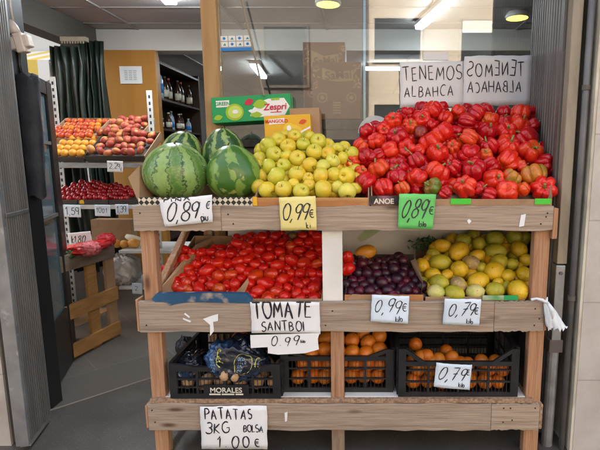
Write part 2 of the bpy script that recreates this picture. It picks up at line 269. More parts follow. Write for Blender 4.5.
# ------------------------------------------------------------------ mesh helpers
class MB:
    def __init__(s): s.v, s.f, s.m = [], [], []
    def add(s, vs, fs, mi=0):
        o = len(s.v); s.v += [tuple(p) for p in vs]
        for f in fs: s.f.append(tuple(i + o for i in f)); s.m.append(mi)
        return s
    def box(s, lo, hi, mi=0, mx=None):
        x0, y0, z0 = lo; x1, y1, z1 = hi
        vs = [Vector(p) for p in ((x0, y0, z0), (x1, y0, z0), (x1, y1, z0), (x0, y1, z0), (x0, y0, z1), (x1, y0, z1), (x1, y1, z1), (x0, y1, z1))]
        if mx is not None: vs = [mx @ p for p in vs]
        return s.add(vs, [(3, 2, 1, 0), (4, 5, 6, 7), (0, 1, 5, 4), (1, 2, 6, 5), (2, 3, 7, 6), (3, 0, 4, 7)], mi)
    def bar(s, a, b, w, h, mi=0, up=(0, 0, 1)):
        a, b = Vector(a), Vector(b); d = (b - a).normalized(); u = Vector(up)
        if abs(d.dot(u)) > .95: u = Vector((0, 1, 0))
        sd_ = d.cross(u).normalized(); u = sd_.cross(d)
        vs = [p + sd_ * (i * w / 2) + u * (j * h / 2) for p in (a, b) for (i, j) in ((-1, -1), (1, -1), (1, 1), (-1, 1))]
        return s.add(vs, [(3, 2, 1, 0), (4, 5, 6, 7), (0, 1, 5, 4), (1, 2, 6, 5), (2, 3, 7, 6), (3, 0, 4, 7)], mi)
    def tube(s, pts, rad, n=8, mi=0, cap=True):
        pts = [Vector(p) for p in pts]; rad = rad if isinstance(rad, (list, tuple)) else [rad] * len(pts)
        rings = []; base = len(s.v); pu = None
        for i, p in enumerate(pts):
            d = (pts[min(i + 1, len(pts) - 1)] - pts[max(i - 1, 0)]).normalized()
            u = Vector((0, 0, 1)) if pu is None else pu
            if abs(d.dot(u)) > .97: u = Vector((1, 0, 0))
            a = d.cross(u).normalized(); b = a.cross(d); pu = b
            rings.append([p + (a * math.cos(2 * math.pi * k / n) + b * math.sin(2 * math.pi * k / n)) * rad[i] for k in range(n)])
        vs = [q for r in rings for q in r]; fs = []
        for i in range(len(pts) - 1):
            for k in range(n):
                fs.append((i * n + k, i * n + (k + 1) % n, (i + 1) * n + (k + 1) % n, (i + 1) * n + k))
        if cap:
            fs.append(tuple(range(n - 1, -1, -1))); fs.append(tuple((len(pts) - 1) * n + k for k in range(n)))
        return s.add(vs, fs, mi)
    def lathe(s, prof, n=20, mi=0, c=(0, 0, 0)):
        vs, fs = [], []; c = Vector(c)
        for r, z in prof:
            for k in range(n):
                a = 2 * math.pi * k / n; vs.append(c + Vector((r * math.cos(a), r * math.sin(a), z)))
        for i in range(len(prof) - 1):
            for k in range(n): fs.append((i * n + k, i * n + (k + 1) % n, (i + 1) * n + (k + 1) % n, (i + 1) * n + k))
        fs.append(tuple(range(n - 1, -1, -1))); fs.append(tuple((len(prof) - 1) * n + k for k in range(n)))
        return s.add(vs, fs, mi)
    def poly(s, pts, y=0., mi=0):
        return s.add([(p[0], y, p[1]) for p in pts], [tuple(range(len(pts)))], mi)
    def ellipse(s, cx, cz, rx, rz, y=0., mi=0, n=24, rot=0.):
        pts = []
        for k in range(n):
            a = 2 * math.pi * k / n; x, z = rx * math.cos(a), rz * math.sin(a)
            pts.append((cx + x * math.cos(rot) - z * math.sin(rot), cz + x * math.sin(rot) + z * math.cos(rot)))
        return s.poly(pts, y, mi)
    def leaf(s, cx, cz, L, W, y=0., mi=0, rot=0.):
        pts = []
        for k in range(9): t = k / 8; pts.append((-L / 2 + L * t, W / 2 * math.sin(math.pi * t)))
        for k in range(1, 8): t = 1 - k / 8; pts.append((-L / 2 + L * t, -W / 2 * math.sin(math.pi * t)))
        c, q = math.cos(rot), math.sin(rot)
        return s.poly([(cx + a * c - b * q, cz + a * q + b * c) for a, b in pts], y, mi)
    def mesh(s, name, mats, smooth=False):
        me = bpy.data.meshes.new(name); me.from_pydata(s.v, [], s.f)
        for m in (mats if isinstance(mats, (list, tuple)) else [mats]): me.materials.append(m)
        me.polygons.foreach_set('material_index', s.m)
        if smooth: me.polygons.foreach_set('use_smooth', [True] * len(s.f))
        me.update(); return me
    def build(s, name, mats, parent=None, smooth=False, bevel=0., loc=None, rot=None):
        o = bpy.data.objects.new(name, s.mesh(name, mats, smooth)); C.objects.link(o)
        if bevel:
            b = o.modifiers.new('bevel', 'BEVEL'); b.width = bevel; b.segments = 2; b.limit_method = 'ANGLE'; b.angle_limit = R(40)
        if parent: o.parent = parent
        if loc is not None: o.location = loc
        if rot is not None: o.rotation_euler = rot
        return o

def tag(o, label=None, cat=None, group=None, kind=None):
    if label: o['label'] = label
    if cat: o['category'] = cat
    if group: o['group'] = group
    if kind: o['kind'] = kind
    return o
def empty(name, label, cat, loc=(0, 0, 0), rot=(0, 0, 0), group=None):
    o = bpy.data.objects.new(name, None); C.objects.link(o); o.location = loc; o.rotation_euler = rot; o.empty_display_size = .05
    return tag(o, label, cat, group)
def link_copy(o, parent=None):
    c = o.copy(); C.objects.link(c)
    if parent: c.parent = parent
    return c

# printed lettering (flat mesh from the built-in font, facing -Y)
def print_text(name, txt, size, m, parent, loc, rot=(0, 0, 0), bold=0., align='CENTER', shear=0.):
    cu = bpy.data.curves.new('lettering_curve', 'FONT'); cu.body = txt; cu.size = size; cu.align_x = align; cu.align_y = 'CENTER'; cu.offset = bold; cu.shear = shear; cu.extrude = .0003
    t = bpy.data.objects.new('lettering_tmp', cu); C.objects.link(t)
    bpy.context.view_layer.update()
    me = bpy.data.meshes.new_from_object(t.evaluated_get(bpy.context.evaluated_depsgraph_get()))
    bpy.data.objects.remove(t); bpy.data.curves.remove(cu)
    me.materials.clear(); me.materials.append(m)
    o = bpy.data.objects.new(name, me); C.objects.link(o); o.parent = parent
    o.location = loc; o.rotation_euler = (R(90) + rot[0], rot[1], rot[2]); return o

# ------------------------------------------------------------------ handwriting
def arc(cx, cy, rx, ry, a0, a1, n=12):
    return [(cx + rx * math.cos(R(a0 + (a1 - a0) * k / n)), cy + ry * math.sin(R(a0 + (a1 - a0) * k / n))) for k in range(n + 1)]
G = {
 'A': (.66, [[(0, 0), (.33, 1), (.66, 0)], [(.1, .36), (.58, .36)]]),
 'B': (.58, [[(.04, 0), (.02, 1)], [(.02, .97)] + arc(.18, .76, .28, .22, 90, -90) + [(.1, .53)] + arc(.22, .27, .34, .27, 90, -90) + [(.04, 0)]]),
 'C': (.62, [arc(.36, .5, .36, .5, 55, 300)]),
 'E': (.5, [[(.46, 1), (.02, .98), (.04, .02), (.5, 0)], [(.04, .52), (.4, .52)]]),
 'F': (.5, [[(.46, 1), (.02, .98), (.04, 0)], [(.04, .52), (.4, .52)]]),
 'G': (.66, [arc(.36, .5, .36, .5, 55, 330) + [(.66, .46), (.42, .46)]]),
 'H': (.6, [[(0, 1), (.02, 0)], [(.58, 1), (.6, 0)], [(.0, .5), (.6, .52)]]),
 'I': (.12, [[(.06, 1), (.06, 0)]]),
 'K': (.58, [[(.02, 1), (.02, 0)], [(.54, .98), (.04, .45), (.58, 0)]]),
 'L': (.5, [[(.04, 1), (.02, 0), (.48, .02)]]),
 'M': (.78, [[(0, 0), (.1, 1), (.39, .3), (.68, 1), (.78, 0)]]),
 'N': (.62, [[(.02, 0), (.04, 1), (.58, .02), (.6, 1)]]),
 'O': (.68, [arc(.34, .5, .34, .5, 100, 462, 20)]),
 'P': (.56, [[(.04, 0), (.02, 1)], [(.02, .97)] + arc(.2, .73, .34, .25, 90, -90) + [(.03, .47)]]),
 'R': (.58, [[(.04, 0), (.02, 1)], [(.02, .97)] + arc(.2, .75, .32, .23, 90, -90) + [(.1, .5), (.58, 0)]]),
 'S': (.56, [arc(.3, .74, .25, .25, 50, 270) + arc(.27, .25, .28, .25, 90, -140)]),
 'T': (.66, [[(0, .98), (.66, 1)], [(.34, .98), (.32, 0)]]),
 'U': (.6, [[(.02, 1), (.03, .3)] + arc(.31, .28, .28, .28, 180, 360) + [(.6, 1)]]),
 'J': (.5, [[(.44, 1), (.44, .25)] + arc(.24, .22, .2, .22, 0, -180)]),
 '0': (.6, [arc(.3, .5, .27, .5, 105, 475, 20)]),
 '1': (.3, [[(0, .72), (.22, 1), (.2, 0)]]),
 '2': (.56, [arc(.27, .72, .25, .28, 160, -30) + [(.02, .02), (.56, .04)]]),
 '3': (.54, [arc(.24, .76, .26, .24, 140, -90) + arc(.22, .27, .32, .28, 90, -150)]),
 '5': (.54, [[(.5, 1), (.1, .98), (.06, .58)] + arc(.24, .3, .3, .31, 110, -150)]),
 '7': (.56, [[(.02, .95), (.54, 1), (.2, 0)], [(.12, .48), (.5, .52)]]),
 '8': (.56, [[(.5, .84)] + arc(.28, .77, .2, .23, 20, 240) + [(.42, .42)] + arc(.27, .24, .25, .25, 40, -220) + [(.4, .6), (.5, .84)]]),
 '9': (.52, [arc(.26, .72, .24, .27, 10, 340, 16) + [(.5, .95), (.46, .5), (.34, 0)]]),
 ',': (.2, [[(.13, .06), (.03, -.2)]]),
 '.': (.16, [[(.04, .03), (.10, .05)]]),
 '€': (.56, [arc(.36, .5, .3, .46, 55, 305), [(0, .6), (.48, .62)], [(0, .42), (.44, .43)]]),
 '%': (.5, [[(.46, 1), (.04, 0)], arc(.12, .8, .1, .14, 0, 360), arc(.4, .2, .1, .14, 0, 360)]),
 ' ': (.36, []),
 'k': (.34, [[(.02, 1), (.02, 0)], [(.3, .6), (.03, .28), (.32, 0)]]),
 'i': (.12, [[(.05, .6), (.05, 0)], [(.05, .85), (.07, .9)]]),
 'l': (.12, [[(.05, 1), (.05, 0)]]),
 'o': (.4, [arc(.2, .3, .17, .3, 90, 450, 12)]),
 'p': (.36, [[(.03, .6), (.02, -.3)], arc(.17, .3, .16, .28, 140, -160)]),
 'u': (.4, [[(.02, .6), (.03, .2)] + arc(.19, .18, .16, .18, 180, 360) + [(.36, .6)]]),
 'g': (.4, [arc(.18, .3, .16, .28, 40, 400) + [(.34, -.2)] + arc(.18, -.2, .16, .16, 0, -150)]),
 'c': (.34, [arc(.19, .3, .17, .3, 55, 305)]),
}
def strokes(txt, x, y, h, slant=0., gap=.22, wide=1., jit=.055, seed=1, mirror=False):
    r = random.Random(seed); out = []; cx = 0.
    for ch in txt:
        w_, st = G[ch]; hh = h * (1 + r.uniform(-jit, jit) * 2); dy = r.uniform(-jit, jit) * h; tl = r.uniform(-.09, .09); tl2 = r.uniform(-1, 1)
        for s in st:
            q = [(cx + a * hh * wide + (slant + tl) * b * hh + r.uniform(-.012, .012) * hh, dy + (b + .10 * tl2 * a) * hh + r.uniform(-.012, .012) * hh) for a, b in s]
            out.append(q)
        cx += (w_ * wide + gap) * h
    if mirror: out = [[(cx - gap * h - a, b) for a, b in s] for s in out]
    return [[(a + x, b + y) for a, b in s] for s in out]
def ribbon(mb, pts, wd, surf, mi=0):
    # densify, then offset to both sides
    P = []
    for (a, b) in zip(pts[:-1], pts[1:]):
        n = max(1, int(math.dist(a, b) / (wd * 1.5)))
        for k in range(n): P.append((a[0] + (b[0] - a[0]) * k / n, a[1] + (b[1] - a[1]) * k / n))
    P.append(pts[-1])
    if len(P) < 2: return
    vs = []; N = len(P)
    for i, p in enumerate(P):
        a, b = P[max(i - 1, 0)], P[min(i + 1, N - 1)]
        dx, dz = b[0] - a[0], b[1] - a[1]; L_ = math.hypot(dx, dz) or 1; nx, nz = -dz / L_, dx / L_
        hw = wd / 2 * (.82 + .18 * math.sin(i * .9))
        if i in (0, N - 1): hw *= .7
        for s_ in (-1, 1):
            x, z = p[0] + nx * hw * s_, p[1] + nz * hw * s_
            vs.append((x, surf(x, z) - .0012, z))
    mb.add(vs, [(2 * i, 2 * i + 2, 2 * i + 3, 2 * i + 1) for i in range(N - 1)], mi)

def card(name, label, u, v, Y, wpx, hpx, rot, m, lines, cat='price card', group=None, curl=.004, tilt=0., seed=1, cut=0., thin=None, corners=None, yaw=0.):
    """sheet of paper facing the street; lines = (text, x, y, height, stroke width) as shares of the width/height"""
    k = sc(u, v, Y, 1.0); W, H = wpx * k, hpx * k
    ph = seed * 1.7
    def surf(x, z): return -curl * (math.sin(x / W * 3.1 + ph) + .6 * math.cos(z / H * 3.7 + ph * 2)) + curl * 1.2 * (x / W) * (z / H) * 2
    nx, nz = 10, 8; mb = MB(); vs = []
    r = random.Random(seed)
    for j in range(nz + 1):
        for i in range(nx + 1):
            x, z = (i / nx - .5) * W, (j / nz - .5) * H
            if i in (0, nx): x += r.uniform(-1, 1) * W * .006
            if j in (0, nz): z += r.uniform(-1, 1) * H * .008
            if corners: # trapezoid trim: share of width cut at bottom-left, bottom-right
                t = 1 - j / nz; x += (corners[0] * (1 - i / nx) - corners[1] * (i / nx)) * W * t
            vs.append((x, surf(x, z), z))
    mb.add(vs, [(j * (nx + 1) + i, j * (nx + 1) + i + 1, (j + 1) * (nx + 1) + i + 1, (j + 1) * (nx + 1) + i) for j in range(nz) for i in range(nx)])
    o = mb.build(name, m, smooth=True)
    sm = o.modifiers.new('thick', 'SOLIDIFY'); sm.thickness = .0008; sm.offset = 1 if False else -1
    o.location = at(u, v, Y); o.rotation_euler = (R(tilt), R(rot), R(yaw))
    tag(o, label, cat, group)
    wb = MB(); ik = M['ink']
    for q, ln in enumerate(lines):
        txt, x, y, h, sw = ln[:5]; opt = ln[5] if len(ln) > 5 else {}
        for s in strokes(txt, (x - .5) * W, (y - .5) * H, h * H, seed=seed * 10 + q, **opt):
            s = [(max(-W * .495, min(W * .495, a)), max(-H * .495, min(H * .495, b))) for a, b in s]
            ribbon(wb, s, sw * k, surf)
    wo_ = wb.build('handwriting', thin or ik, o)
    return o

# ------------------------------------------------------------------ setting: ground, floor, threshold
def sheet(name, x0, y0, x1, y1, z, m):
    return tag(MB().add([(x0, y0, z), (x1, y0, z), (x1, y1, z), (x0, y1, z)], [(0, 1, 2, 3)]).build(name, m), kind='structure')
M['pave'] = tile_mat('pavement_slabs', (.085, .082, .078), (.10, .097, .093), (.05, .05, .047), 1., wid=.4, hei=.4, gap=.006, offset=0., rough=.75)
M['floor'] = tile_mat('shop_floor_tiles', (.125, .112, .10), (.14, .127, .115), (.20, .19, .175), 1., rot=R(-44.3), wid=.9, hei=.6, gap=.0035, offset=.5, rough=.32, dirt=(.12, .11, .10), dirtamt=.45)
M['threshold'] = tile_mat('threshold_granite', (.066, .058, .050), (.070, .062, .054), (.070, .062, .054), .2, wid=5, hei=5, gap=0., rough=.42, dirt=(.125, .112, .098), dirtamt=.85, speck=.22)
M['wall_tile'] = tile_mat('pale_wall_tile', (.50, .47, .44), (.53, .49, .455), (.33, .31, .29), 1., wid=.30, hei=.36, gap=.003, offset=0., rough=.4, axis='XZ', dirt=(.30, .25, .22), dirtamt=.75)
tag(MB().add([(-150, -150, -.02), (150, -150, -.02), (150, 150, -.02), (-150, 150, -.02)], [(0, 1, 2, 3)]).build('ground', M['asphalt']), kind='structure')
MB_ = MB().box((-60, -2.2, -.3), (60, 1.0, -.004)); tag(MB_.build('pavement', M['pave']), kind='structure')
sheet('shop_floor', -2.43, 1.0, 3.3, 9.2, 0.0, M['floor'])
dx, dy = .715, .699
o_ = MB().add([(-1.40 - dx * 1.2, 2.30 - dy * 1.2, .004), (1.4, 1.0, .004), (1.4, 2.5, .004), (-.685, 3.0, .004), (-1.40, 2.30, .004)], [(0, 1, 2, 3, 4)]).build('threshold', M['threshold']); tag(o_, kind='structure')
o_ = MB().bar((-1.40 - dx * .5, 2.30 - dy * .5, .006), (-1.40 + dx * 1.1, 2.30 + dy * 1.1, .006), .006, .006).build('threshold_joint', mat('joint', (.28, .26, .23), .7)); tag(o_, kind='structure')

# ------------------------------------------------------------------ shop shell
def wall(name, lo, hi, m, label, cat='wall'):
    return tag(MB().box(lo, hi).build(name, m), label, cat)
# ceiling with panel joints
mb = MB().box((-2.5, 2.7, 2.55), (3.3, 9.2, 2.65))
for x in (-1.9, -.9, -.1, .8, 1.7, 2.6): mb.box((x, 2.72, 2.538), (x + .022, 9.1, 2.5495), 1)
for y in (3.3, 3.95, 4.4): mb.box((-2.48, y, 2.542), (3.2, y + .014, 2.5492), 1)
tag(mb.build('ceiling', [M['ceiling'], M['ceil_trim']]), kind='structure')
t = empty('ceiling_beam', 'white painted beam under the ceiling across the back of the shop', 'beam', (0, 4.6, 2.35))
MB().box((-2.42, 0, 0), (3.2, .18, .197)).build('beam_body', M['white_paint'], t, bevel=.004)
wall('back_wall', (-2.5, 9.2, 0), (3.3, 9.3, 2.7), M['back_plaster'], 'dim plaster wall closing the far back of the shop')
wall('side_wall', (3.2, 1.96, 0), (3.3, 9.2, 2.7), M['grey_wall'], 'plain inner side wall of the shop behind the window')
# left flank wall with a big window opening to the side street
t = empty('street_side_wall', 'side wall of the shop with a wide open window above the fruit rack', 'wall', (-2.43, 2.0, 0))
MB().box((0, 0, 0), (.1, .65, 2.65)).build('wall_pier', M['grey_wall'], t)
MB().box((0, .65, 0), (.1, 2.649, .62)).build('wall_base', M['grey_wall'], t)
MB().box((0, 2.65, 0), (.1, 7.2, 2.65)).build('wall_panel', M['grey_wall'], t)
MB().box((-.03, .65, 2.34), (.14, 2.649, 2.60)).build('window_header', M['dark_wall'], t)
MB().box((-.01, 2.60, .62), (.12, 2.649, 2.339)).build('window_jamb', M['dark_wall'], t)
# orange wood wall panel and notice
o = tag(MB().box((-2.34, 4.55, 0), (-1.72, 4.62, 2.345)).build('wood_panel', M['orange_panel'], bevel=.003), 'tall orange wooden panel at the back of the shop under the beam', 'wood panel')
t = empty('paper_notice', 'small printed white notice stuck on the orange wooden panel', 'notice', at(131, 75, 4.54))
MB().box((-.105, -.003, -.08), (.105, .002, .08)).build('sheet', M['paper'], t)
mb = MB()
for j in range(6):
    for i in range(3):
        x0 = -.06 + i * .042; mb.poly([(x0, -.045 + j * .016), (x0 + rng.uniform(.026, .036), -.045 + j * .016), (x0 + .03, -.039 + j * .016), (x0, -.039 + j * .016)], -.0042, 0)
mb.build('print', M['grey_print'], t)

# facade front: piers and wall above
M['wall_tile2'] = M['wall_tile']
t = empty('tiled_pier', 'pale tiled outer wall beside the ribbed shutter on the far right', 'wall', (1.208, 1.93, 0))
MB().box((.012, 0, 0), (3.0, .5, 4.2)).build('tile_face', M['wall_tile'], t)
MB().box((0, .003, 0), (.0119, .3, 4.2)).build('worn_corner_strip', mat('worn_corner', (.62, .58, .47), .5, (.40, .36, .28), 9., 8., (1, 1, .5), lo=.45, hi=.65, c3=(.20, .17, .14), scale3=14., lo3=.64, hi3=.75), t)
MB().box((.09, -.004, 1.62), (.21, .001, 2.6)).build('pink_stain', mat('faded_pink', (.50, .36, .33), .5, (.55, .48, .43), 5.), t)
t = empty('tiled_pier', 'pale tiled outer wall beside the folded grey shutter in the lower left corner', 'wall', (-2.5, 1.985, 0))
MB().box((0, 0, 0), (1.108, .012, 4.2)).build('tile_face', M['wall_tile'], t)
MB().box((.1, .013, 0), (1.10, .1, 4.2)).build('pier_core', M['grey_wall'], t)
o = tag(MB().box((-2.5, 1.99, 4.21), (6, 9.2, 9.0)).build('upper_storeys', M['facade']), 'upper storeys of the building above the shop front', 'building')
o = tag(MB().box((-1.36, 2.10, 2.72), (1.22, 2.55, 4.19)).build('shutter_housing', M['dark_brown']), 'long metal shutter housing above the shop opening', 'shutter housing')

# ------------------------------------------------------------------ folding shutters
def ribbed_panel(name, label, a, b, z0, z1, m, mf, n, th=.03, bars=(), flip=1):
    a, b = Vector(a), Vector(b); d = b - a; L_ = d.length; ang = math.atan2(d.y, d.x)
    t = empty(name, label, 'shutter', (a.x, a.y, 0), (0, 0, ang))
    mb = MB(); pitch = L_ / n
    # corrugated skin: trapezoid ribs
    prof = []
    for i in range(n):
        x = i * pitch
        prof += [(x, 0), (x + pitch * .28, 0), (x + pitch * .42, .009), (x + pitch * .80, .009), (x + pitch * .96, 0)]
    prof.append((L_, 0))
    for s in (1,):
        vs = [(p[0], flip * (th / 2 + p[1]), z) for z in (z0, z1) for p in prof]; N = len(prof)
        mb.add(vs, [(i, i + 1, N + i + 1, N + i) for i in range(N - 1)])
    mb.box((0, -th / 2, z0), (L_, th / 2 - .001, z1))
    mb.build('ribbed_skin', m, t)
    e = MB(); e.box((-.028, -th / 2 - .008, z0 - .01), (-.001, th / 2 + .014, z1))
    e.build('edge_frame', mf, t, bevel=.003)
    e = MB(); e.box((L_ + .001, -th / 2 - .006, z0 - .01), (L_ + .014, th / 2 + .012, z1)); e.build('edge_frame', mf, t, bevel=.002)
    e = MB(); e.box((0, -th / 2 - .004, z0 - .03), (L_, th / 2 + .012, z0 - .001)); e.build('bottom_rail', mf, t, bevel=.002)
    for zb in bars:
        MB().box((.002, flip * (th / 2 - .012), zb), (L_ - .002, flip * (th / 2 + .013), zb + .02)).build('cross_bar', m, t, bevel=.003)
    return t
ribbed_panel('folding_shutter', 'grey ribbed metal shutter leaf folded back at the left of the doorway', (-1.298, 1.955, 0), (-1.355, 2.17, 0), .05, 2.7, M['shutter'], M['shutter_frame'], 11, bars=(1.085,), flip=-1)
ribbed_panel('folding_shutter', 'brown grey ribbed metal shutter panel right of the shop window', (1.137, 2.06, 0), (1.19, 2.575, 0), .05, 2.7, M['rshutter'], M['rshutter'], 13, flip=1)
# cream post, galvanised tube, pipe on the right
t = empty('cream_post', 'cream painted metal upright beside the ribbed shutter on the right', 'post', (1.138, 2.0, 0))
MB().box((-.022, -.02, .88), (.022, .03, 2.7)).build('upper_channel', M['cream_post'], t, bevel=.003)
MB().box((-.026, -.024, .50), (.016, .026, .874)).build('lower_channel', M['galv'], t, bevel=.003)
mb = MB()
for z in (.845, 1.12, 1.2): mb.lathe([(.0, 0), (.007, 0), (.006, .004), (0, .005)], 8)
for k, z in enumerate((.84, .60)):
    mb2 = MB().tube([(-.004, -.023, z), (-.004, -.030, z)], .008, 8); mb2.build('bolt', M['dark_wall'], t)
MB().tube([(-.01, 0, .0), (-.006, 0, .49)], .026, 14).build('tube_foot', M['galv'], t, smooth=False)
MB().box((-.036, -.028, .47), (.026, .03, .53)).build('bracket', M['dark_wall'], t, bevel=.004)
t = empty('drain_pipe', 'thin grey vertical pipe running down beside the pale tiled wall', 'pipe', (1.184, 1.965, 0))
MB().tube([(0, 0, 0), (0, 0, 2.7)], .0135, 14).build('pipe_body', M['pipe'], t, smooth=True)
for z in (.72, 1.62): MB().tube([(0, 0, z), (0, 0, z + .02)], .017, 14).build('clip', M['dark_wall'], t)

# ------------------------------------------------------------------ shop window
YG = 2.6
x0 = at(207, 100, YG).x; x1 = at(222, 100, YG).x
xr0 = at(533, 60, YG).x
t = empty('shop_window', 'large shop window pane in a yellow wood and brown metal frame', 'window', (0, YG, 0))
MB().box((x0, -.04, 0), (x1, .05, 2.55)).build('wood_post', M['yellow_wood'], t, bevel=.004)
MB().box((xr0, -.03, 0), (xr0 + .05, .05, 2.55)).build('metal_jamb', M['dark_brown'], t, bevel=.003)
MB().box((x1 + .001, .0, 1.442), (xr0 - .001, .006, 2.55)).build('glass_pane', M['glass'], t)
MB().box((x1 + .001, -.02, 1.40), (xr0 - .001, .05, 1.44)).build('sill', M['granite'], t, bevel=.003)
# low slatted wall under the pane
t = empty('low_wall', 'low grey slatted wall below the shop window behind the fruit stand', 'wall', (0, YG, 0))
mb = MB().box((x1 + .002, .005, 0), (xr0 - .002, .045, 1.398))
for k in range(16): mb.box((x1 + .004, -.012, .06 + k * .082), (xr0 - .004, .0049, .06 + k * .082 + .062))
mb.build('slats', M['slats'], t)
# counter and cartons inside
t = empty('shop_counter', 'black stone counter inside behind the shop window glass', 'counter', (.27, 2.9, 0))
MB().box((-.78, -.2, 0), (1.3, .28, 1.5)).build('cabinet', M['dark_wall'], t)
MB().box((-.8, -.22, 1.502), (1.32, .30, 1.56)).build('stone_top', M['granite'], t, bevel=.004)
def brown_carton(u0, v0, u1, v1, Y, label, seed, z0=1.562):
    a, b = at(u0, v1, Y), at(u1, v0, Y); W, H = b.x - a.x, b.z - z0
    t = empty('brown_carton', label, 'carton', ((a.x + b.x) / 2, Y, z0), group='brown printed cartons on the counter')
    MB().box((-W / 2, 0, 0), (W / 2, .26, H)).build('box', M['box_brown'], t, bevel=.004)
    mb = MB(); r = random.Random(seed)
    mb.poly([(-W * .30, H * .70), (W * .02, H * .66), (W * .34, H * .68), (W * .34, H * .86), (0, H * .83), (-W * .30, H * .90)], -.002)
    for sx in (-1, 1):
        for k in range(14):
            cx, cz = sx * W * r.uniform(.36, .47), H * r.uniform(.55, .95); mb.leaf(cx, cz, W * .09, W * .03, -.002, 0, r.uniform(0, 3))
        n = 16; cx, cz = sx * W * .30, H * .38
        for k in range(n):
            a0, a1 = 2 * math.pi * k / n, 2 * math.pi * (k + 1) / n; ro, ri = W * .105, W * .085
            mb.poly([(cx + ri * math.cos(a0), cz + ri * math.sin(a0)), (cx + ro * math.cos(a0), cz + ro * math.sin(a0)), (cx + ro * math.cos(a1), cz + ro * math.sin(a1)), (cx + ri * math.cos(a1), cz + ri * math.sin(a1))], -.002)
        mb.ellipse(cx, cz, W * .04, W * .04, -.002)
    for i in range(5): mb.poly([(-W * .08, H * (.1 + .045 * i)), (W * .08, H * (.1 + .045 * i)), (W * .08, H * (.125 + .045 * i)), (-W * .08, H * (.125 + .045 * i))], -.002)
    mb.build('print', M['box_print'], t)
    print_text('lettering', 'SaMai', W * .24, M['box_brown'], t, (0.01, -.0035, H * .77), bold=.0015, rot=(0, R(-4), 0))
    return t
brown_carton(304, 42, 345, 116, 3.06, 'brown printed carton standing behind another one inside the window', 3)
brown_carton(313, 62, 361, 116, 2.72, 'brown printed carton in front of its twin, close to the glass', 5)

# lamps inside
def tube_lamp(label, a, b, wd, m='lamp_soft'):
    a, b = Vector(a), Vector(b)
    for q in (a, b): q.x += CX - .1413 * q.y
    t = empty('tube_lamp', label, 'ceiling lamp', a, group='lit tube lamps')
    MB().bar((0, 0, .03), b - a + Vector((0, 0, .03)), wd * 1.25, .03).build('housing', M['white_paint'], t)
    MB().bar((0, 0, 0), b - a, wd, .028).build('diffuser', M[m], t, bevel=.008)
tube_lamp('lit white tube lamp high on the ceiling above the handwritten signs', (1.15, 3.6, 2.49), (1.10, 4.35, 2.49), .07)
tube_lamp('small lit white tube lamp deep in the shop left of the brown cartons', (-.55, 6.05, 2.49), (-.50, 7.0, 2.49), .09)
tube_lamp('lit white tube lamp over the entrance aisle of the shop', (-.95, 3.0, 2.50), (-.95, 3.7, 2.50), .09, 'lamp_fill')  # extra tube added to lift the light inside the entrance
tube_lamp('lit white tube lamp deep in the back room', (.9, 6.3, 2.49), (1.9, 6.3, 2.49), .09)  # another added tube, there to brighten the rear of the interior
for (lx, ly), lb in (((.245, 3.74), 'round yellow ceiling lamp above the brown cartons'), ((1.86, 4.09), 'round yellow ceiling lamp near the right jamb of the window')):
    t = empty('round_lamp', lb, 'ceiling lamp', (lx + CX - .1413 * ly, ly, 2.50), group='round yellow ceiling lamps')
    MB().lathe([(.10, .0), (.10, .02), (.085, .047)], 24).build('rim', M['white_paint'], t, smooth=True)
    MB().lathe([(.001, -.006), (.06, -.004), (.088, -.001)], 24).build('diffuser', M['lamp_yellow'], t, smooth=True)

# ------------------------------------------------------------------ walnut shelf with bottles in the back
t = empty('bottle_shelf', 'dark wooden shelf unit of bottles beside the orange panel', 'shelf', (-1.77, 4.75, 0))
MB().box((-.30, 0, 0), (-.28, 1.1, 2.32)).build('back_panel', M['walnut'], t)
MB().box((-.279, -.02, 0), (0, .0, 2.32)).build('side_panel', M['orange_panel'], t)
MB().box((-.279, 1.08, 0), (0, 1.1, 2.32)).build('side_panel', M['walnut'], t)
for z in (.5, .95, 1.32, 1.63, 1.93, 2.28): MB().box((-.279, .001, z - .02), (-.002, 1.079, z)).build('shelf_board', M['walnut'], t)
rb = random.Random(5)
names = ['first', 'second', 'third', 'fourth', 'fifth', 'sixth', 'seventh', 'eighth', 'ninth', 'tenth', 'eleventh', 'twelfth', 'thirteenth', 'fourteenth', 'fifteenth', 'sixteenth', 'seventeenth', 'eighteenth', 'nineteenth', 'twentieth'] + ['next'] * 60
def bottle(loc, h, r_, m, label, capm, grp):
    t = empty('bottle', label, 'bottle', loc, group=grp)
    MB().lathe([(r_ * .9, 0), (r_, .01), (r_, h * .55), (r_ * .85, h * .68), (r_ * .35, h * .82), (r_ * .32, h * .93)], 14).build('glass_body', m, t, smooth=True)
    MB().lathe([(r_ * .40, h * .931), (r_ * .40, h)], 12).build('cap', capm, t)
    MB().lathe([(r_ * 1.02, h * .18), (r_ * 1.02, h * .46)], 14).build('label_band', M['blue_print'] if m is M['bottle'] else M['label_cream'], t, smooth=True)
bottle((-1.85, 4.86, 1.93), .33, .055, M['bottle'], 'large clear water bottle with blue label on the upper shelf', M['cap'], 'bottles on the dark shelf')
for k in range(5): bottle((-1.86 - .03 * (k % 2), 5.06 + .17 * k, 1.93), .22 + .06 * rb.random(), .034, M['bottle_dark'], 'dark bottle on the upper shelf, %s back from the water bottle' % names[k], M['o_red'] if k % 2 else M['black'], 'bottles on the dark shelf')
for k in range(7): bottle((-1.86 - .03 * (k % 2), 4.83 + .14 * k, 1.63), .16 + .06 * rb.random(), .032, M['bottle_dark'] if k % 3 else M['bottle'], 'small jar or bottle on the lower shelf, %s from the front' % names[k], M['label_cream'], 'bottles on the dark shelf')

